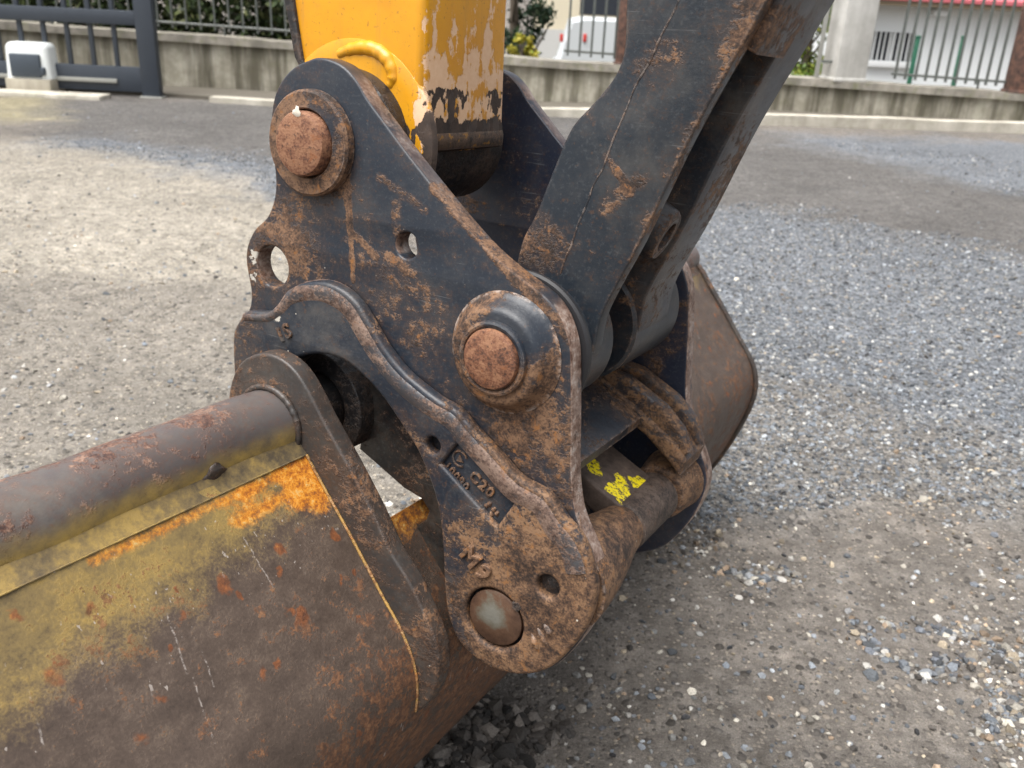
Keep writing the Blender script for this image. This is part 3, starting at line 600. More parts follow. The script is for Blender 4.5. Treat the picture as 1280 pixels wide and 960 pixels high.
keep[np.ix_((am < aE0) & (am > aFE1), sm_ < s_cut)] = False
ii, jj = np.nonzero(keep); q0 = ii * ns + jj; o_ = na * ns
F1 = np.stack([q0, q0 + 1, q0 + ns + 1, q0 + ns], 1); F2 = F1[:, ::-1] + o_
side = []
K = np.pad(keep, 1)
for i, j in zip(ii, jj):
    for di, dj, e in ((-1, 0, (0, 1)), (1, 0, (ns + 1, ns)), (0, -1, (ns, 0)), (0, 1, (1, ns + 1))):
        if not K[i + 1 + di, j + 1 + dj]:
            b = i * ns + j; side.append((b + e[1], b + e[0], b + e[0] + o_, b + e[1] + o_))
sh = fast_mesh('shell', np.concatenate([Vo, Vi]), np.concatenate([F1, F2, np.array(side)]))
# paint zones: yellow paint survives below the crease, wider away from the ear plate; sprayed edges are soft
dd = S - s_cre
wdt = np.interp(AA, [-1.2, -.33, .05, .12, .22, .34, .6], [.0, .0, .038, .042, .050, .066, .088]) * (.8 + .4 * fbm(AA * 9, S * 3, 3, 12))
yel = sst(wdt + (fbm(S * 30, AA * 30, 4, 3) - .5) * .05 - dd, -.055, .045)
ru_ = sst(S + (.35 - np.clip(AA, .05, 1)) * .38, .20, .40) * (1 - .45 * (AA < -.3)) + (fbm(S * 9, AA * 9, 3, 50) - .5) * .6
org = sst(.075 - np.abs(dd - .028) * 2.2 - np.clip(AA - .055, 0, 1) * .55 + (fbm(S * 40, AA * 40, 4, 9) - .5) * .13, -.02, .055) * (AA > aE0) + sst(.012 - np.abs(dd - .006), 0, .012) * .8 * (AA > aE0) * (AA < .3)
inn = ((AA < aE0) & (AA > aFE0)).astype(float)
for nm, ar in (('yel', yel), ('rusty', ru_), ('orange', org + inn * sst(S, s_cut + .045, s_cut + .012) * .75)):
    at = sh.attributes.new(nm, 'FLOAT', 'POINT'); at.data.foreach_set('value', np.tile(ar.astype(np.float32).ravel(), 2))
_R = np.array([MU, MV, MA]); _W = MP + Vo @ _R; _Q = (_W - CP) @ CM; _pp = np.stack([CX + F * _Q[:, 0] / _Q[:, 2], CY + F * _Q[:, 1] / _Q[:, 2]], 1)
_ok = (S.ravel() < .45) & (AA.ravel() > aE1)
def shell_pt(x, y):                                      # point of the shell that a pixel shows
    d = np.hypot(_pp[:, 0] - x, _pp[:, 1] - y) + 1e6 * ~_ok; k = np.argsort(d)[:4]; w_ = 1 / (d[k] + 1e-3); return (Vo[k] * w_[:, None]).sum(0) / w_.sum()
SCRATCH = [(shell_pt(*a), shell_pt(*b)) for a, b in (((207, 766), (233, 842)), ((240, 846), (268, 930)), ((254, 815), (267, 860)), ((35, 865), (55, 930)), ((305, 672), (340, 735)))]
def m_shell():
    t = T('bucket_steel_worn'); y = t.attr('yel'); r = t.attr('rusty'); og = t.attr('orange')
    n1 = t.noise(12, 7, .65); n2 = t.noise(60, 9, .7); fine = t.noise(380, 4, .65)
    sn = t.noise(1.0, 7, .7, vec=t.stretch((70, 11, 24), (0, 0, .45)))
    st = t.ramp(t.add(t.mul(n1, .25), t.mul(n2, .25), t.mul(fine, .22), t.mul(sn, .28)), [(.36, (.034, .024, .019)), (.5, (.074, .053, .041)), (.62, (.13, .096, .074))])
    ye = t.ramp(t.add(t.mul(n1, .3), t.mul(n2, .35), t.mul(fine, .15), t.mul(sn, .2)), [(.34, (.085, .064, .036)), (.48, (.19, .135, .052)), (.6, (.33, .222, .058)), (.72, (.36, .26, .10))])
    yy = t.ss(t.add(y, t.mul(t.math('SUBTRACT', n2, .5), 1.0), t.mul(t.math('SUBTRACT', fine, .5), .8), t.mul(t.math('SUBTRACT', sn, .5), .5)), .08, .95)
    c = t.mix(t.mul(yy, .92), st, ye)
    rc = t.ramp(t.add(t.mul(t.noise(150, 6, .75), .8), t.mul(n2, .25)), [(.36, (.035, .019, .014)), (.5, (.095, .045, .025)), (.6, (.18, .082, .038)), (.72, (.28, .155, .08))])
    pat = t.add(t.mul(n1, .35), t.mul(n2, .6), t.mul(fine, .25), t.mul(r, .105))
    c = t.mix(t.mul(t.ss(pat, .655, .71), .85), c, rc)
    # round rust spots and streaks running down the shell
    for sc_, d_, lim in ((26, .17, .62), (48, .19, .58)):
        wv = t.nd('VectorMath', {0: t.co, 1: t.nd('VectorMath', {0: t.noise(60, 3, .6, out='Color'), 'Scale': .02}, operation='SCALE').outputs[0]}, operation='ADD').outputs[0]
        vv = t.nd('TexVoronoi', {'Vector': t.nd('Mapping', {'Vector': wv, 'Scale': (1, .7, 1)}).outputs[0], 'Scale': float(sc_)})
        rr = t.nd('SeparateColor', {0: vv.outputs['Color']}).outputs
        sp = t.mul(t.ss(vv.outputs['Distance'], t.mul(rr[1], d_ * 1.7), t.mul(rr[1], d_ * .9)), t.math('GREATER_THAN', rr[0], lim))
        c = t.mix(t.mul(sp, .85), c, t.ramp(t.noise(110, 5, .7), [(.35, (.07, .025, .012)), (.6, (.22, .075, .025)), (.75, (.42, .17, .03))]))
    for rz, k in ((.35, 1.0), (-.25, 1.6), (1.0, 1.3)):
        sv = t.stretch((150 * k, 5 * k, 150 * k), (0, 0, rz))
        s = t.mul(t.ss(t.noise(1.0, 2, .5, vec=sv), .715, .745), t.ss(t.noise(9, 3), .52, .6)); c = t.mix(t.mul(s, .6), c, (.38, .34, .31))
    for (p, q) in SCRATCH:                              # long bright scrapes down the shell
        pa = t.nd('VectorMath', {0: t.nd('VectorMath', {0: t.co, 1: t.nd('VectorMath', {0: t.noise(45, 3, .6, out='Color'), 'Scale': .006}, operation='SCALE').outputs[0]}, operation='ADD').outputs[0], 1: tuple(p + .003)}, operation='SUBTRACT').outputs[0]
        hh = t.math('DIVIDE', t.nd('VectorMath', {0: pa, 1: tuple(q - p)}, operation='DOT_PRODUCT').outputs['Value'], float((q - p) @ (q - p)), clamp=True)
        ds = t.nd('VectorMath', {0: pa, 1: t.nd('VectorMath', {0: tuple(q - p), 'Scale': hh}, operation='SCALE').outputs[0]}, operation='DISTANCE').outputs['Value']
        c = t.mix(t.mul(t.mul(t.ss(ds, .0013, .0003), t.ss(t.noise(190, 5, .75), .44, .60)), .6), c, (.40, .36, .33))
    oc = t.ramp(t.noise(120, 8, .78), [(.34, (.10, .04, .018)), (.45, (.36, .115, .014)), (.55, (.58, .235, .022)), (.66, (.52, .37, .15))])
    c = t.mix(t.ss(t.add(og, t.mul(t.math('SUBTRACT', n2, .5), 1.3), t.mul(t.math('SUBTRACT', fine, .5), .8)), .30, 1.05), c, oc)
    return t.done(c, t.add(.38, t.mul(n2, .3), t.mul(t.ss(pat, .62, .72), .2)), .0, t.add(t.mul(n2, .8), t.mul(fine, .35), t.mul(t.noise(150, 6, .75), t.mul(t.ss(pat, .6, .72), .8))), .35, .0020, .35)
M_SHELL = m_shell()
sho = link('shell', sh, M_SHELL, bk, 40)
# tube lip along the top
tr = .0375
def tube_yellow(t, c):                               # overspray of yellow on the lower side of the tube, towards the shell
    x = t.xyz(); k = t.ss(t.add(x[1], t.mul(t.math('SUBTRACT', t.noise(25, 5, .65), .5), .02)), AX_B[1] + .017, AX_B[1] - .006)
    return t.mix(t.mul(t.mul(k, t.ss(x[2], -.05, .0)), t.ss(x[0], AX_B[0], AX_B[0] + .01)), c, t.ramp(t.noise(40, 7, .7), [(.35, (.16, .12, .06)), (.65, (.42, .29, .08))]))
M_TUBE = worn('tube_steel_rust', paint=(.080, .070, .068), amount=-.45, edge=0, dust=.5, specks=False, over=tube_yellow, rust=((.045, .024, .02), (.12, .06, .042), (.23, .145, .105), (.22, .095, .045)))
def ltube(name, c, r, a0, a1, m, n=40, sa=60):
    v, f = [], []
    for i in range(sa + 1):
        a = a0 + (a1 - a0) * i / sa
        for k in range(n):
            t = 2 * math.pi * k / n; rr = r + .0012 * math.sin(a * 37 + t * 2) * math.sin(a * 11 + 1); v.append((c[0] + rr * math.cos(t), c[1] + rr * math.sin(t), a))
    for i in range(sa):
        for k in range(n): l = (k + 1) % n; f.append((i * n + k, i * n + l, (i + 1) * n + l, (i + 1) * n + k))
    f += [list(range(n)), [sa * n + k for k in range(n)]]
    return link(name, clean(mesh(name, v, f)), m, bk, 50)
ltube('lip_tube', AX_B, tr, aE1 - .002, AN, M_TUBE)
ltube('lip_tube', AX_B, tr, AF, aFE0 + .002, M_TUBE)
ltube('hook_bar', AX_B, .034, aFE1 - .002, aE0 + .002, M_CASTD, 36, 12)
M_EAR = worn('ear_plate_rust', paint=(.034, .030, .028), amount=-.15, edge=.9, dust=.3, cast=.3)
# fillet strip between tube and shell crease
fs = [(AX_B[0] + tr * math.cos(R(-8)), AX_B[1] + tr * math.sin(R(-8))), (prof[1][0] - .0065, prof[1][1] + .0075), (prof[1][0] + .0004, prof[1][1] + .0003), (prof[1][0] - .012, prof[1][1] - .012), (AX_B[0], AX_B[1])]
t_ = T('yellow_fillet'); n_ = t_.add(t_.mul(t_.noise(14, 6, .65), .6), t_.mul(t_.noise(120, 7, .7), .4))
n_ = t_.add(n_, t_.mul(t_.math('SUBTRACT', t_.noise(5, 4, .6), .5), .35)); M_FIL = t_.done(t_.ramp(n_, [(.36, (.07, .054, .034)), (.46, (.16, .115, .05)), (.56, (.30, .205, .06)), (.70, (.30, .215, .085))]), .6, 0, t_.noise(180, 6, .7), .4, .0015)
for a0_, a1_ in ((aE1 - .001, AN - .002), (AF + .002, aFE0 + .001)):
    plate('fillet_strip', fs, a0_, a1_, M_FIL if a0_ > 0 else M_EAR, bk, bev=.0004)
# ear plates beside the coupler
EAR = [(306, 480), (317, 451), (333, 439), (352, 436), (371, 443), (389, 459), (405, 484), (421, 516), (452, 572), (484, 634), (505, 680), (526, 713), (543, 748), (557, 781), (564, 808), (563, 832), (552, 862), (525, 880), (505, 840), (480, 790), (450, 735), (415, 670), (385, 610), (350, 590), (318, 565), (305, 520)]
eo = crom(PL(EAR, aE0), 3)
plate('ear_plate', eo, aE0, aE1, M_EAR, bk, bev=.003, bres=3)
plate('ear_plate', eo, aFE0, aFE1, M_CASTD, bk, bev=.003)
# weld beads: around the tube and down along the shell
rb = [(AX_B[0] + (tr + .002) * math.cos(t), AX_B[1] + (tr + .002) * math.sin(t), aE1 + .002) for t in np.linspace(R(200), R(-35), 70)]
M_WELD = worn('weld_rust_yellow', paint=(.36, .22, .06), amount=.3, edge=0, dust=0, streaks=False, cast=.4, specks=False, rust=((.07, .035, .02), (.24, .11, .04), (.42, .27, .13), (.5, .2, .03)))
tube('weld_bead', rb, [.0036 + .0003 * math.sin(i * 1.7) for i in range(70)], M_EAR, bk, 8, .1)
sb = [(pc_[i][0] + nn[i][0] * .001, pc_[i][1] + nn[i][1] * .001, aE1 + .0015) for i in range(10, 90)]
tube('weld_bead', sb, [.0015 + .0002 * math.sin(i * 2.1) for i in range(80)], M_WELD, bk, 7, .12)
cb = [(prof[1][0] + .001, prof[1][1] + .0008, a) for a in np.linspace(aE1 + .004, AN - .01, 120)]
tube('crease_weld', cb, [.0007 + .0002 * math.sin(i * 1.3) for i in range(120)], M_FIL, bk, 6, .3)
# end plates of the bucket
endp = [tuple(q) for q in pc_[::5]] + [(-.52, -.60), (-.44, -.33), (AX_B[0] - .03, AX_B[1] - .01)]
for a_ in (AN, AF): plate('end_plate', endp, a_ - .008, a_ + .008, M_EAR, bk, bev=.002)
rimp = [(q[0] + n_[0] * .003, q[1] + n_[1] * .003, AF + .012) for q, n_ in zip(pc_, nn)]
tube('rim_bead', rimp[2:150], .006, M_EAR, bk, 8, .1)
# lump of dried mud on the tube
lm = bmesh.new(); bmesh.ops.create_icosphere(lm, subdivisions=3, radius=1)
for v_ in lm.verts: v_.co *= .75 + .5 * (math.sin(v_.co.x * 5 + 1) * math.cos(v_.co.y * 6) * .5 + .5) + rnd.uniform(-.07, .07)
lmm = bpy.data.meshes.new('mud_lump'); lm.to_mesh(lmm); lm.free()
lo_ = np.array(pl(262, 590, .155)); ang_ = math.atan2(lo_[1] - AX_B[1], lo_[0] - AX_B[0])
lmm.transform(Matrix.Translation((AX_B[0] + .037 * math.cos(ang_), AX_B[1] + .037 * math.sin(ang_), .155)) @ Matrix.Rotation(ang_, 4, 'Z') @ Matrix.Diagonal((.0042, .0105, .0125, 1)))
link('mud_lump', lmm, M_EAR, bk, 60)

# ================================================================== BACKGROUND: wall, gate, fences, buildings beyond
def m_conc(name, c0, c1, moss=.0, streak=.5, sl=(.42, .70)):
    t = T(name); n = t.noise(5, 8, .65)
    c = t.mix(t.ss(n, .35, .68), c0, c1)
    s = t.ss(t.noise(1.0, 5, .6, vec=t.stretch((7, 7, .7))), .36, .62)
    c = t.mix(t.mul(s, streak), c, (c0[0] * .32, c0[1] * .31, c0[2] * .28))
    if moss: c = t.mix(t.mul(t.ss(t.noise(9, 6, .7), .5, .66), moss), c, (.14, .16, .04))
    return t.done(c, .9, 0, t.noise(60, 6, .7), .5, .006, .25)
M_WALL = m_conc('wall_render_stained', (.30, .278, .22), (.50, .47, .39), .10, .9)
M_CAP = m_conc('wall_cap_concrete', (.22, .205, .175), (.38, .35, .30), .35, .35)
M_KERB = m_conc('kerb_concrete', (.42, .39, .33), (.58, .545, .47), .15, .3)
M_PAVE = m_conc('paving_stained', (.36, .33, .27), (.48, .44, .36), .15, .3)
def plain(name, c, ro=.5, me=0., var=.25, sc_=12):
    t = T(name); return t.done(t.mix(t.mul(t.noise(sc_, 6, .65), var * 2), c, tuple(q * .55 for q in c)), ro, me, t.noise(sc_ * 8, 5, .7), .2, .002)
M_GATE = plain('gate_anthracite_paint', (.040, .050, .066), .45); M_BAR = plain('fence_grey_paint', (.10, .11, .10), .5)
M_WHITE = plain('white_plastic', (.72, .75, .74), .4, 0, .1); M_DKPL = plain('dark_plastic', (.05, .065, .085), .45)
M_GALV = plain('galvanised', (.35, .35, .32), .5, .2); M_GREEN = plain('green_post_paint', (.02, .12, .07), .5)
def extr(name, line, depth, z0, z1, m, parent=None, kind=None, seg=40):
    """slab along a plan polyline: line = [(x, y, top offset)], z0/z1 relative"""
    v, f = [], []
    for i, (x, y, zb, zt) in enumerate(line): v += [(x, y, zb), (x, y + depth, zb), (x, y + depth, zt), (x, y, zt)]
    for i in range(len(line) - 1):
        a, b = i * 4, i * 4 + 4
        for k in range(4): l = (k + 1) % 4; f.append((a + k, b + k, b + l, a + l))
    f += [(3, 2, 1, 0), tuple(len(v) - 4 + k for k in range(4))]
    return link(name, clean(mesh(name, v, f)), m, parent)
WX = np.linspace(-9, 12, 43); wtop = lambda x: float(np.interp(x, [-9, -3.5, 5.1, 12], [.66, .53, .335, .18])); wy = lambda x: float(np.interp(x, [-9, 12], [9.5, 10.05]))
wall = empty('low_wall', (0, 9.7, 0)); tag(wall, 'long low stained concrete boundary wall with a weathered cap', 'wall')
o = extr('wall_face', [(x, wy(x) - 9.7, -.1, wtop(x) - .075 + .008 * (fbm(np.array(x * 3.), np.array(1.), 2) - .5)) for x in WX], .22, 0, 0, M_WALL, wall)
o = extr('wall_cap', [(x, wy(x) - 9.7 - .05, wtop(x) - .074, wtop(x) + .03 * float(fbm(np.array(x * 2.), np.array(4.), 3) - .5)) for x in np.linspace(-9, 12, 150)], .34, 0, 0, M_CAP, wall)
# kerb strip and gate track, a step in front of the wall
kl = lambda x: float(np.interp(x, [-9, -3.4, -2.3, .2, 2.3, 5, 12], [8.85, 8.82, 8.62, 8.85, 8.98, 9.35, 9.9]))
tag(extr('kerb', [(x, kl(x), -.1, .035 + .02 * float(fbm(np.array(x * 2.), np.array(9.), 2)) + .05 * float(sst(np.array(x), -1., 1.5))) for x in np.linspace(-2.9, 12, 60)], .16, 0, 0, M_KERB), kind='structure')
tag(extr('pavement', [(x, kl(x) + .165, -.1, .03 + .03 * float(sst(np.array(x), -1., 1.5))) for x in np.linspace(-9, 12, 60)], .75, 0, 0, plain('pavement_dark_dirt', (.13, .115, .09), .9, 0, .4)), kind='structure')
# sliding gate
gate = empty('sliding_gate', (-3.47, 8.87, 0)); tag(gate, 'dark blue-grey steel sliding gate with upright bars before the wall', 'gate')
gpx = lambda x, y, Y=8.87: (atY(x, y, Y)[0] + 3.47, atY(x, y, Y)[2])
pw = .082
box('end_post', (-pw, -.04, .0), (pw, .06, 1.75), M_GATE, gate, .006)
box('post_foot', (-.10, -.06, -.01), (.10, .08, .012), M_GALV, gate, .004)
zr0, zr1 = gpx(90, 28)[1], gpx(90, 10)[1]; zp0, zp1 = gpx(130, 113)[1], gpx(130, 82)[1]
box('top_rail', (-4.2, -.03, zr0), (-pw - .002, .05, zr1), M_GATE, gate, .005)
box('bottom_panel', (-4.2, -.02, zp0), (-pw - .002, .04, zp1), M_GATE, gate, .005)
box('rack_rail', (-4.2, -.05, zp0 + .075), (-pw - .22, -.022, zp0 + .11), M_GALV, gate, .003)
bp = box('bar', (-.02, -.012, zp1 - .01), (.02, .022, 1.72), M_GATE, gate, .003); bp.location = (-.30, 0.012, 0)
for i in range(1, 18):
    c = bp.copy(); COL.objects.link(c); c.location = (-.30 - .215 * i, .012, 0)
box('crown_rail', (-4.2, -.03, 1.66), (-pw - .002, .05, 1.74), M_GATE, gate, .005)
# gate motor on its footing
g0 = gnd(38, 117); mo = empty('gate_motor', tuple(g0)); tag(mo, 'white gate opener with dark front panel on a concrete footing', 'gate motor')
hw_, hz = .205, .33
box('footing', (-hw_, -.02, -.05), (hw_, .26, .13), M_PAVE, mo, .01)
bm = bmesh.new(); bmesh.ops.create_cube(bm, size=1)
for v_ in bm.verts:
    t_op = v_.co.z > 0; v_.co = Vector((v_.co.x * 2 * hw_ * (.94 if t_op else 1.0), (v_.co.y + .5) * .24 + (0.02 if t_op and v_.co.y < 0 else 0), .13 + (.31 if t_op else 0.001)))
bmesh.ops.bevel(bm, geom=[e for e in bm.edges if max(v_.co.z for v_ in e.verts) > .4], offset=.055, segments=5, affect='EDGES', profile=.5)
me = bpy.data.meshes.new('housing'); bm.to_mesh(me); bm.free(); link('housing', me, M_WHITE, mo, 40)
box('front_panel', (-.14, -.022, .145), (.135, .03, .345), M_DKPL, mo, .012)
box('release_knob', (.135, -.03, .165), (.17, .02, .235), M_DKPL, mo, .01)
slabm = empty('paving_slab', (g0[0] + .0, g0[1] - .25, 0)); tag(slabm, 'pale concrete slab under the gate motor', 'slab')
box('slab', (-1.2, -.02, -.05), (.75, .24, .035), M_KERB, slabm, .008)
# steel fence on the wall: every bar its own
def fence(name, x0, x1, step, label, group=None, bw=.011, rails=(.09, 1.05), seed=0, dy=.1):
    e = empty(name, (x0, wy(x0) + dy, 0)); tag(e, label, 'fence', group); L = x1 - x0
    b = None
    for i in range(int(L / step) + 1):
        x = x0 + i * step
        if b is None: b = box('bar', (-bw, -bw, .045), (bw, bw, 1.3), M_BAR, e)
        else:
            c = b.copy(); COL.objects.link(c); b2 = c; c.location = (x - x0, wy(x) - wy(x0), wtop(x) - 0); continue
        b.location = (0, 0, wtop(x))
    for r_ in rails:
        tube('rail', [(x - x0, wy(x) - wy(x0), wtop(x) + r_) for x in (x0 - .04, (x0 + x1) / 2, x1 + .04)], .013, M_BAR, e, 6)
    for i in range(int(L / 1.7) + 1):
        x = x0 + .85 + i * 1.7
        if x < x1: tube('stay', [(x - x0 + .02, wy(x) - wy(x0), wtop(x) - .02), (x - x0 + .02, wy(x) - wy(x0), wtop(x) + .1)], .012, M_BAR, e, 6)
    return e
fence('steel_fence', 3.75, 5.02, .105, 'grey steel bar fence on the wall before the white building')
fence('steel_fence', .40, 1.04, .118, 'grey steel bar fence on the wall before the parked white car')
fence('steel_fence', -9, -.95, .14, 'grey steel bar fence on the wall in front of the hedge', bw=.008)
# pillars on the wall
def m_brick(name): 
    t = T(name); return t.done(t.ramp(t.noise(14, 7, .7), [(.35, (.035, .024, .022)), (.5, (.11, .06, .045)), (.7, (.24, .12, .08))]), .8, 0, t.noise(50, 6, .7), .5, .006)
M_BROWN = m_brick('rust_brown_column')
def pillar(name, px, w_, d_, z1, m, label, cat, rz=0, dy=.05):
    p = atY(px, 80, wy(0) + dy); x = p[0]; e = empty(name, (x, wy(x) + dy, wtop(x) - .01), rz); tag(e, label, cat)
    box('shaft', (-w_ / 2, -d_ / 2, 0), (w_ / 2, d_ / 2, z1), m, e, .012)
    box('base_plate', (-w_ / 2 - .012, -d_ / 2 - .012, 0.0), (w_ / 2 + .012, d_ / 2 + .012, .035), m, e, .006)
    return e
pillar('steel_column', 779, .16, .16, 1.5, M_BROWN, 'rust-brown column on the wall beside the black link rod', 'column')
pillar('steel_column', 1284, .17, .16, 1.5, M_BROWN, 'rust-brown column on the wall ending the fence by the white building', 'column')
pc = pillar('concrete_pillar', 1060, .34, .30, 1.6, m_conc('pillar_concrete', (.46, .45, .42), (.58, .57, .54), 0, .2), 'pale grey concrete pillar standing on the wall', 'pillar', R(12), .12)
px_ = atY(1028, 80, 9.75); ps = empty('gate_stile', (px_[0], 9.88, wtop(px_[0]) - .01)); tag(ps, 'thin grey upright rod with a hinge bracket beside the concrete pillar', 'post')
box('rod', (-.02, -.02, 0), (.02, .02, 1.5), M_GALV, ps, .003); box('hinge_bracket', (.021, -.02, .16), (.17, .0, .185), M_BAR, ps, .003)
# green mesh-fence posts behind
for px1, lb in ((1137, 'next to the barred window of the white building'), (1193, 'before the blank white wall, away from the window')):
    p = atY(px1, 100, 11.4); e = empty('fence_post', (p[0], 11.4, -.55)); tag(e, 'thin green metal fence post ' + lb, 'post', 'green posts before the white building')
    box('post', (-.022, -.022, 0), (.022, .022, float(atY(px1, 47, 11.4)[2]) + .55), M_GREEN, e, .004); box('cap', (-.026, -.026, float(atY(px1, 47, 11.4)[2]) + .55), (.026, .026, float(atY(px1, 47, 11.4)[2]) + .575), M_GREEN, e, .004)
# white building with barred window, brown fascia and red roof
BY = 21.0; bx0 = atY(1040, 60, BY)[0]; zt = float(atY(1180, 10, BY)[2])
wb_ = empty('white_building', (bx0, BY, -1.3)); tag(wb_, 'long low white building with barred window and red roof beyond the wall', 'building')
Zt = zt + 1.3; dz_ = -.0
M_RENDER = plain('white_render', (.74, .77, .78), .8, 0, .06, 3)
w0, w1 = atY(1088, 60, BY)[0] - bx0, atY(1142, 60, BY)[0] - bx0; zw0, zw1 = float(atY(1112, 76, BY)[2]) + 1.3, float(atY(1112, 40, BY)[2]) + 1.3
v = [(0, 0, 0), (w0, 0, 0), (w1, 0, 0), (14, 0, 0), (0, 0, zw0), (w0, 0, zw0), (w1, 0, zw0), (14, 0, zw0), (0, 0, zw1), (w0, 0, zw1), (w1, 0, zw1), (14, 0, zw1), (0, 0, Zt), (w0, 0, Zt), (w1, 0, Zt), (14, 0, Zt), (0, 6, 0), (14, 6, 0), (0, 6, Zt), (14, 6, Zt)]
f = []
for r_ in range(3):
    for c_ in range(3):
        if not (r_ == 1 and c_ == 1): a = r_ * 4 + c_; f.append((a, a + 1, a + 5, a + 4))
f += [(16, 0, 12, 18), (3, 17, 19, 15), (17, 16, 18, 19), (12, 15, 19, 18)]
link('wall', clean(mesh('wall', v, f)), M_RENDER, wb_)
wi = empty('window'); wi.parent = wb_; wi.location = (w0, .08, zw0)
W, Hh = w1 - w0, zw1 - zw0
wi_m = box('window', (-.02, .04, -.02), (W + .02, .08, Hh + .02), plain('dark_glass', (.03, .035, .045), .12), wb_); bpy.data.objects.remove(wi); wi_m.location = (w0, .06, zw0)
M_FRM = plain('white_frame', (.7, .72, .72), .5, 0, .05)
for x_ in (0.0, W / 2 - .03, W - .06): box('mullion', (x_, -.01, 0), (x_ + .06, .038, Hh), M_FRM, wi_m)
for k in range(9): box('window_bar', (.05 + k * (W - .1) / 8, -.09, 0), (.075 + k * (W - .1) / 8, -.07, Hh), M_FRM, wi_m)
box('window_sill', (w0 - .08, -.14, zw0 - .13), (w1 + .08, -.002, zw0 - .01), M_FRM, wb_, .01)
zf = .22
box('fascia', (-.1, -.5, Zt + .002), (14, .002, Zt + .16), plain('brown_fascia', (.22, .17, .11), .7), wb_)
ry, rh = 4.0, 1.1
link('roof', clean(mesh('roof', [(-.2, -.55, Zt + .17), (14.2, -.55, Zt + .17), (14.2, ry, Zt + .17 + rh), (-.2, ry, Zt + .17 + rh), (-.2, -.55, Zt + .10), (14.2, -.55, Zt + .10), (14.2, ry, Zt + .1 + rh), (-.2, ry, Zt + .1 + rh)], [(0, 1, 2, 3), (7, 6, 5, 4), (0, 4, 5, 1), (1, 5, 6, 2), (2, 6, 7, 3), (3, 7, 4, 0)])), plain('red_roof_sheet', (.50, .12, .14), .6, 0, .2, 6), wb_)
lp = atY(1170, 8, BY); box('camera_lamp', (lp[0] - bx0 - .12, -.3, Zt - .16), (lp[0] - bx0 + .16, -.05, Zt - .03), M_FRM, wb_, .03)
# beige building and parked car seen between the arm and the link
bY = 26.0; bb0 = atY(666, 40, bY)[0]
bb = empty('beige_building', (bb0, bY, -1.3)); tag(bb, 'pale beige building behind the parked white car', 'building')
M_BEI = plain('beige_render', (.62, .56, .42), .85, 0, .1, 2)
box('wall', (0, 0, 0), (4.6, 6, 5), M_BEI, bb); box('base_band', (-.01, -.03, 0), (4.61, -.002, 1.5), plain('grey_render', (.5, .5, .48), .8, 0, .1), bb)
box('roof', (-.3, -.4, 5.002), (4.9, 6.4, 5.2), plain('brown_roof', (.25, .13, .09), .8), bb, .02); box('window', (1.2, -.02, 1.9), (2.4, -.002, 3.0), plain('dark_glass_b', (.03, .035, .045), .15), bb)
cY = 17.0; c0 = atY(692, 60, cY); ztop = float(atY(720, 22, cY)[2])
car = empty('parked_car', (c0[0], cY, -1.05)); tag(car, 'white parked car seen through the fence bars beyond the wall', 'car')
hc = ztop + 1.05; M_CAR = plain('white_car_paint', (.52, .55, .56), .3, 0, .03); k_ = hc
sec = [(0.0, .25), (0.0, .95), (.10, 1.02), (.28, k_ - .05), (.5, k_), (2.1, k_), (2.7, 1.02), (3.75, .88), (3.95, .6), (3.95, .25)]
v, f, n = [], [], len(sec)
for yy_, ins in ((0, .10), (.14, 0), (1.55, 0), (1.7, .10)):
    for x_, z_ in sec: v.append((x_ * (1 - .0 * ins) + (ins * .3 if x_ < 1 else -ins * .3), yy_, z_ - (ins * .35 if z_ > 1.1 else 0)))
for j in range(3):
    for k in range(n): l = (k + 1) % n; f.append((j * n + k, j * n + l, (j + 1) * n + l, (j + 1) * n + k))
f += [tuple(range(n))[::-1], tuple(3 * n + k for k in range(n))]
link('body', clean(mesh('body', v, f)), M_CAR, car, 40)
M_GL = plain('car_glass', (.25, .30, .31), .1, 0, .05)
for q in [[(1.25, 1.03), (1.25, k_ - .12), (2.05, k_ - .12), (2.4, 1.03)]]:
    me = mesh('side_window', [(x_, -.004 + .0, z_) for x_, z_ in q] + [(x_, .03, z_) for x_, z_ in q], [(0, 3, 2, 1), (4, 5, 6, 7), (0, 1, 5, 4), (1, 2, 6, 5), (2, 3, 7, 6), (3, 0, 4, 7)]); link('side_window', me, M_GL, car)
M_TAIL = plain('red_lamp', (.55, .05, .04), .3, 0, .1)
for px in (702, 731):
    q = atY(px, 47, cY); box('tail_lamp', (q[0] - c0[0] - .03, -.03, q[2] + 1.05 - .07), (q[0] - c0[0] + .03, .05, q[2] + 1.05 + .06), M_TAIL, car, .01)
M_TYRE = plain('tyre', (.02, .02, .02), .8)
for x_ in (.75, 3.1):
    for y_ in (-.02, 1.54):
        bm = bmesh.new(); bmesh.ops.create_cone(bm, cap_ends=True, segments=24, radius1=.31, radius2=.31, depth=.18, matrix=Matrix.Translation((x_, y_ + .09, .31)) @ Matrix.Rotation(R(90), 4, 'X')); me = bpy.data.meshes.new('wheel'); bm.to_mesh(me); bm.free(); wh = link('wheel', me, M_TYRE, car, 40)
        bm = bmesh.new(); bmesh.ops.create_cone(bm, cap_ends=True, segments=20, radius1=.19, radius2=.17, depth=.2, matrix=Matrix.Translation((x_, y_ + .09, .31)) @ Matrix.Rotation(R(90), 4, 'X')); me = bpy.data.meshes.new('rim'); bm.to_mesh(me); bm.free(); link('rim', me, M_GALV, wh, 40)
box('bumper', (-.05, .05, .35), (.02, 1.65, .58), plain('grey_bumper', (.2, .2, .2), .5), car, .02)
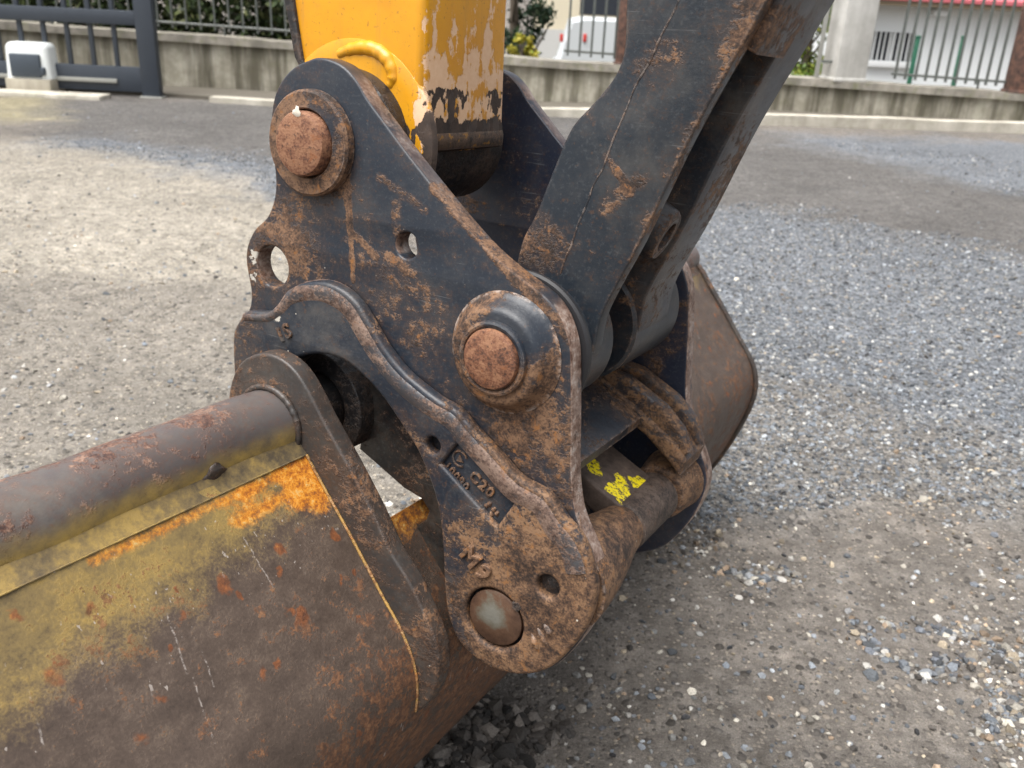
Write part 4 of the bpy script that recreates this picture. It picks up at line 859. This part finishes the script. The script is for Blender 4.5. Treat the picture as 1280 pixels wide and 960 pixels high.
# grey waste bin by the wall
p = atY(641, 60, 12.5); e = empty('waste_bin', (p[0], 12.5, -.75)); tag(e, 'grey plastic waste bin behind the wall beside the yellow arm', 'bin')
box('body', (-.22, -.25, 0), (.22, .25, .92), plain('bin_grey', (.16, .19, .24), .5), e, .03); box('lid', (-.24, -.28, .922), (.24, .27, 1.0), plain('bin_lid', (.09, .10, .12), .5), e, .02)
# foliage
def m_leaf(name, c0, c1, c2):
    t = T(name); r_ = t.nd('NewGeometry').outputs['Random Per Island']
    t.done(t.ramp(r_, [(0, c0), (.6, c1), (1, c2)]), .55, 0, None, .5, .002, .3); return t.m
def leaves(name, n, fn, size, m, parent, seed, asp=.5):
    r = np.random.default_rng(seed); c = fn(r, n); N = len(c); d = r.normal(0, 1, (N, 3)); d /= np.linalg.norm(d, axis=1)[:, None]
    e = np.cross(d, r.normal(0, 1, (N, 3))); e /= np.linalg.norm(e, axis=1)[:, None]; s = (size * r.uniform(.6, 1.4, N))[:, None]
    f_ = np.cross(d, e) * s * .18
    V = np.stack([c - d * s, c + e * s * asp + f_, c + d * s, c - e * s * asp + f_], 1)
    return link(name, fast_mesh(name, V.reshape(-1, 3), np.arange(4 * N).reshape(-1, 4)), m, parent)
def clumps(r, n, box_, k, rad):
    lo, hi = np.array(box_[0]), np.array(box_[1]); cc = lo + (hi - lo) * r.random((k, 3)); q = r.normal(0, 1, (n, 3)); q *= (r.random(n) ** .4 / np.linalg.norm(q, axis=1))[:, None]
    return cc[r.integers(0, k, n)] + q * rad * r.uniform(.6, 1.2, (n, 1))
M_HEDGE = m_leaf('hedge_leaf', (.018, .030, .012), (.045, .070, .022), (.12, .13, .05)); M_TREE = m_leaf('tree_leaf', (.06, .11, .015), (.13, .20, .03), (.30, .30, .05)); M_DEEP = m_leaf('conifer_leaf', (.008, .022, .012), (.02, .045, .02), (.05, .07, .025)); M_YB = m_leaf('yellow_leaf', (.25, .22, .02), (.38, .32, .03), (.20, .24, .03)); M_BARK = plain('bark', (.09, .07, .05), .9)
M_BLOS = m_leaf('blossom', (.5, .48, .40), (.62, .58, .5), (.45, .25, .2))
hd = empty('hedge', (-5, 10.6, 0)); tag(hd, 'dense dark green hedge with pale blossom behind the wall fence', 'hedge')
hb = [(-4.2, -.22, .15), (3.9, .5, 1.9)]
leaves('foliage', 60000, lambda r, n: clumps(r, n, hb, 900, .2), .042, M_HEDGE, hd, 11)
leaves('blossom', 700, lambda r, n: clumps(r, n, [(-4.2, -.32, .35), (3.9, -.1, 1.7)], 120, .12), .022, M_BLOS, hd, 12, .8)
for k in range(12): x_ = -4 + k * .68; tube('stem', [(x_, .15, -.3), (x_ + .05, .12, .4), (x_ - .03, .16, 1.2)], [.03, .025, .012], M_BARK, hd, 6)
def tree(name, px, Yd, h, w_, m, label, n, seed, size, cat='tree', zb=-1.3, z0=.25):
    p = atY(px, 50, Yd); e = empty(name, (p[0], Yd, zb)); tag(e, label, cat)
    tr_ = tube('trunk', [(0, 0, 0), (.04, .02, h * .35), (-.02, 0, h * .7), (.02, 0, h * .92)], [w_ * .06 + .02, w_ * .05 + .015, w_ * .03 + .01, .01], M_BARK, e, 8)
    for k in range(7):
        a = k * 2.4; z_ = h * (.3 + .08 * k); tube('limb', [(0, 0, z_), (math.cos(a) * w_ * .3, math.sin(a) * w_ * .3, z_ + h * .08), (math.cos(a) * w_ * .45, math.sin(a) * w_ * .45, z_ + h * .16)], [.03, .02, .008], M_BARK, tr_, 6)
    leaves('crown', n, lambda r, n: clumps(r, n, [(-w_ * .4, -w_ * .4, h * z0), (w_ * .4, w_ * .4, h * .95)], 60, w_ * .16), size, m, e, seed)
tree('leafy_tree', 1012, 19, 3.0, 1.5, M_TREE, 'bright green leafy tree beside the concrete pillar', 5000, 21, .05)
tree('conifer', 640, 14.5, 4.2, 1.2, M_DEEP, 'dark green conifer beside the yellow arm', 6500, 22, .045, z0=.05)
tree('yellow_shrub', 654, 12.9, 1.62, .42, M_YB, 'yellow-green shrub in front of the dark conifer', 1400, 23, .035, 'shrub', -1.0, .15)
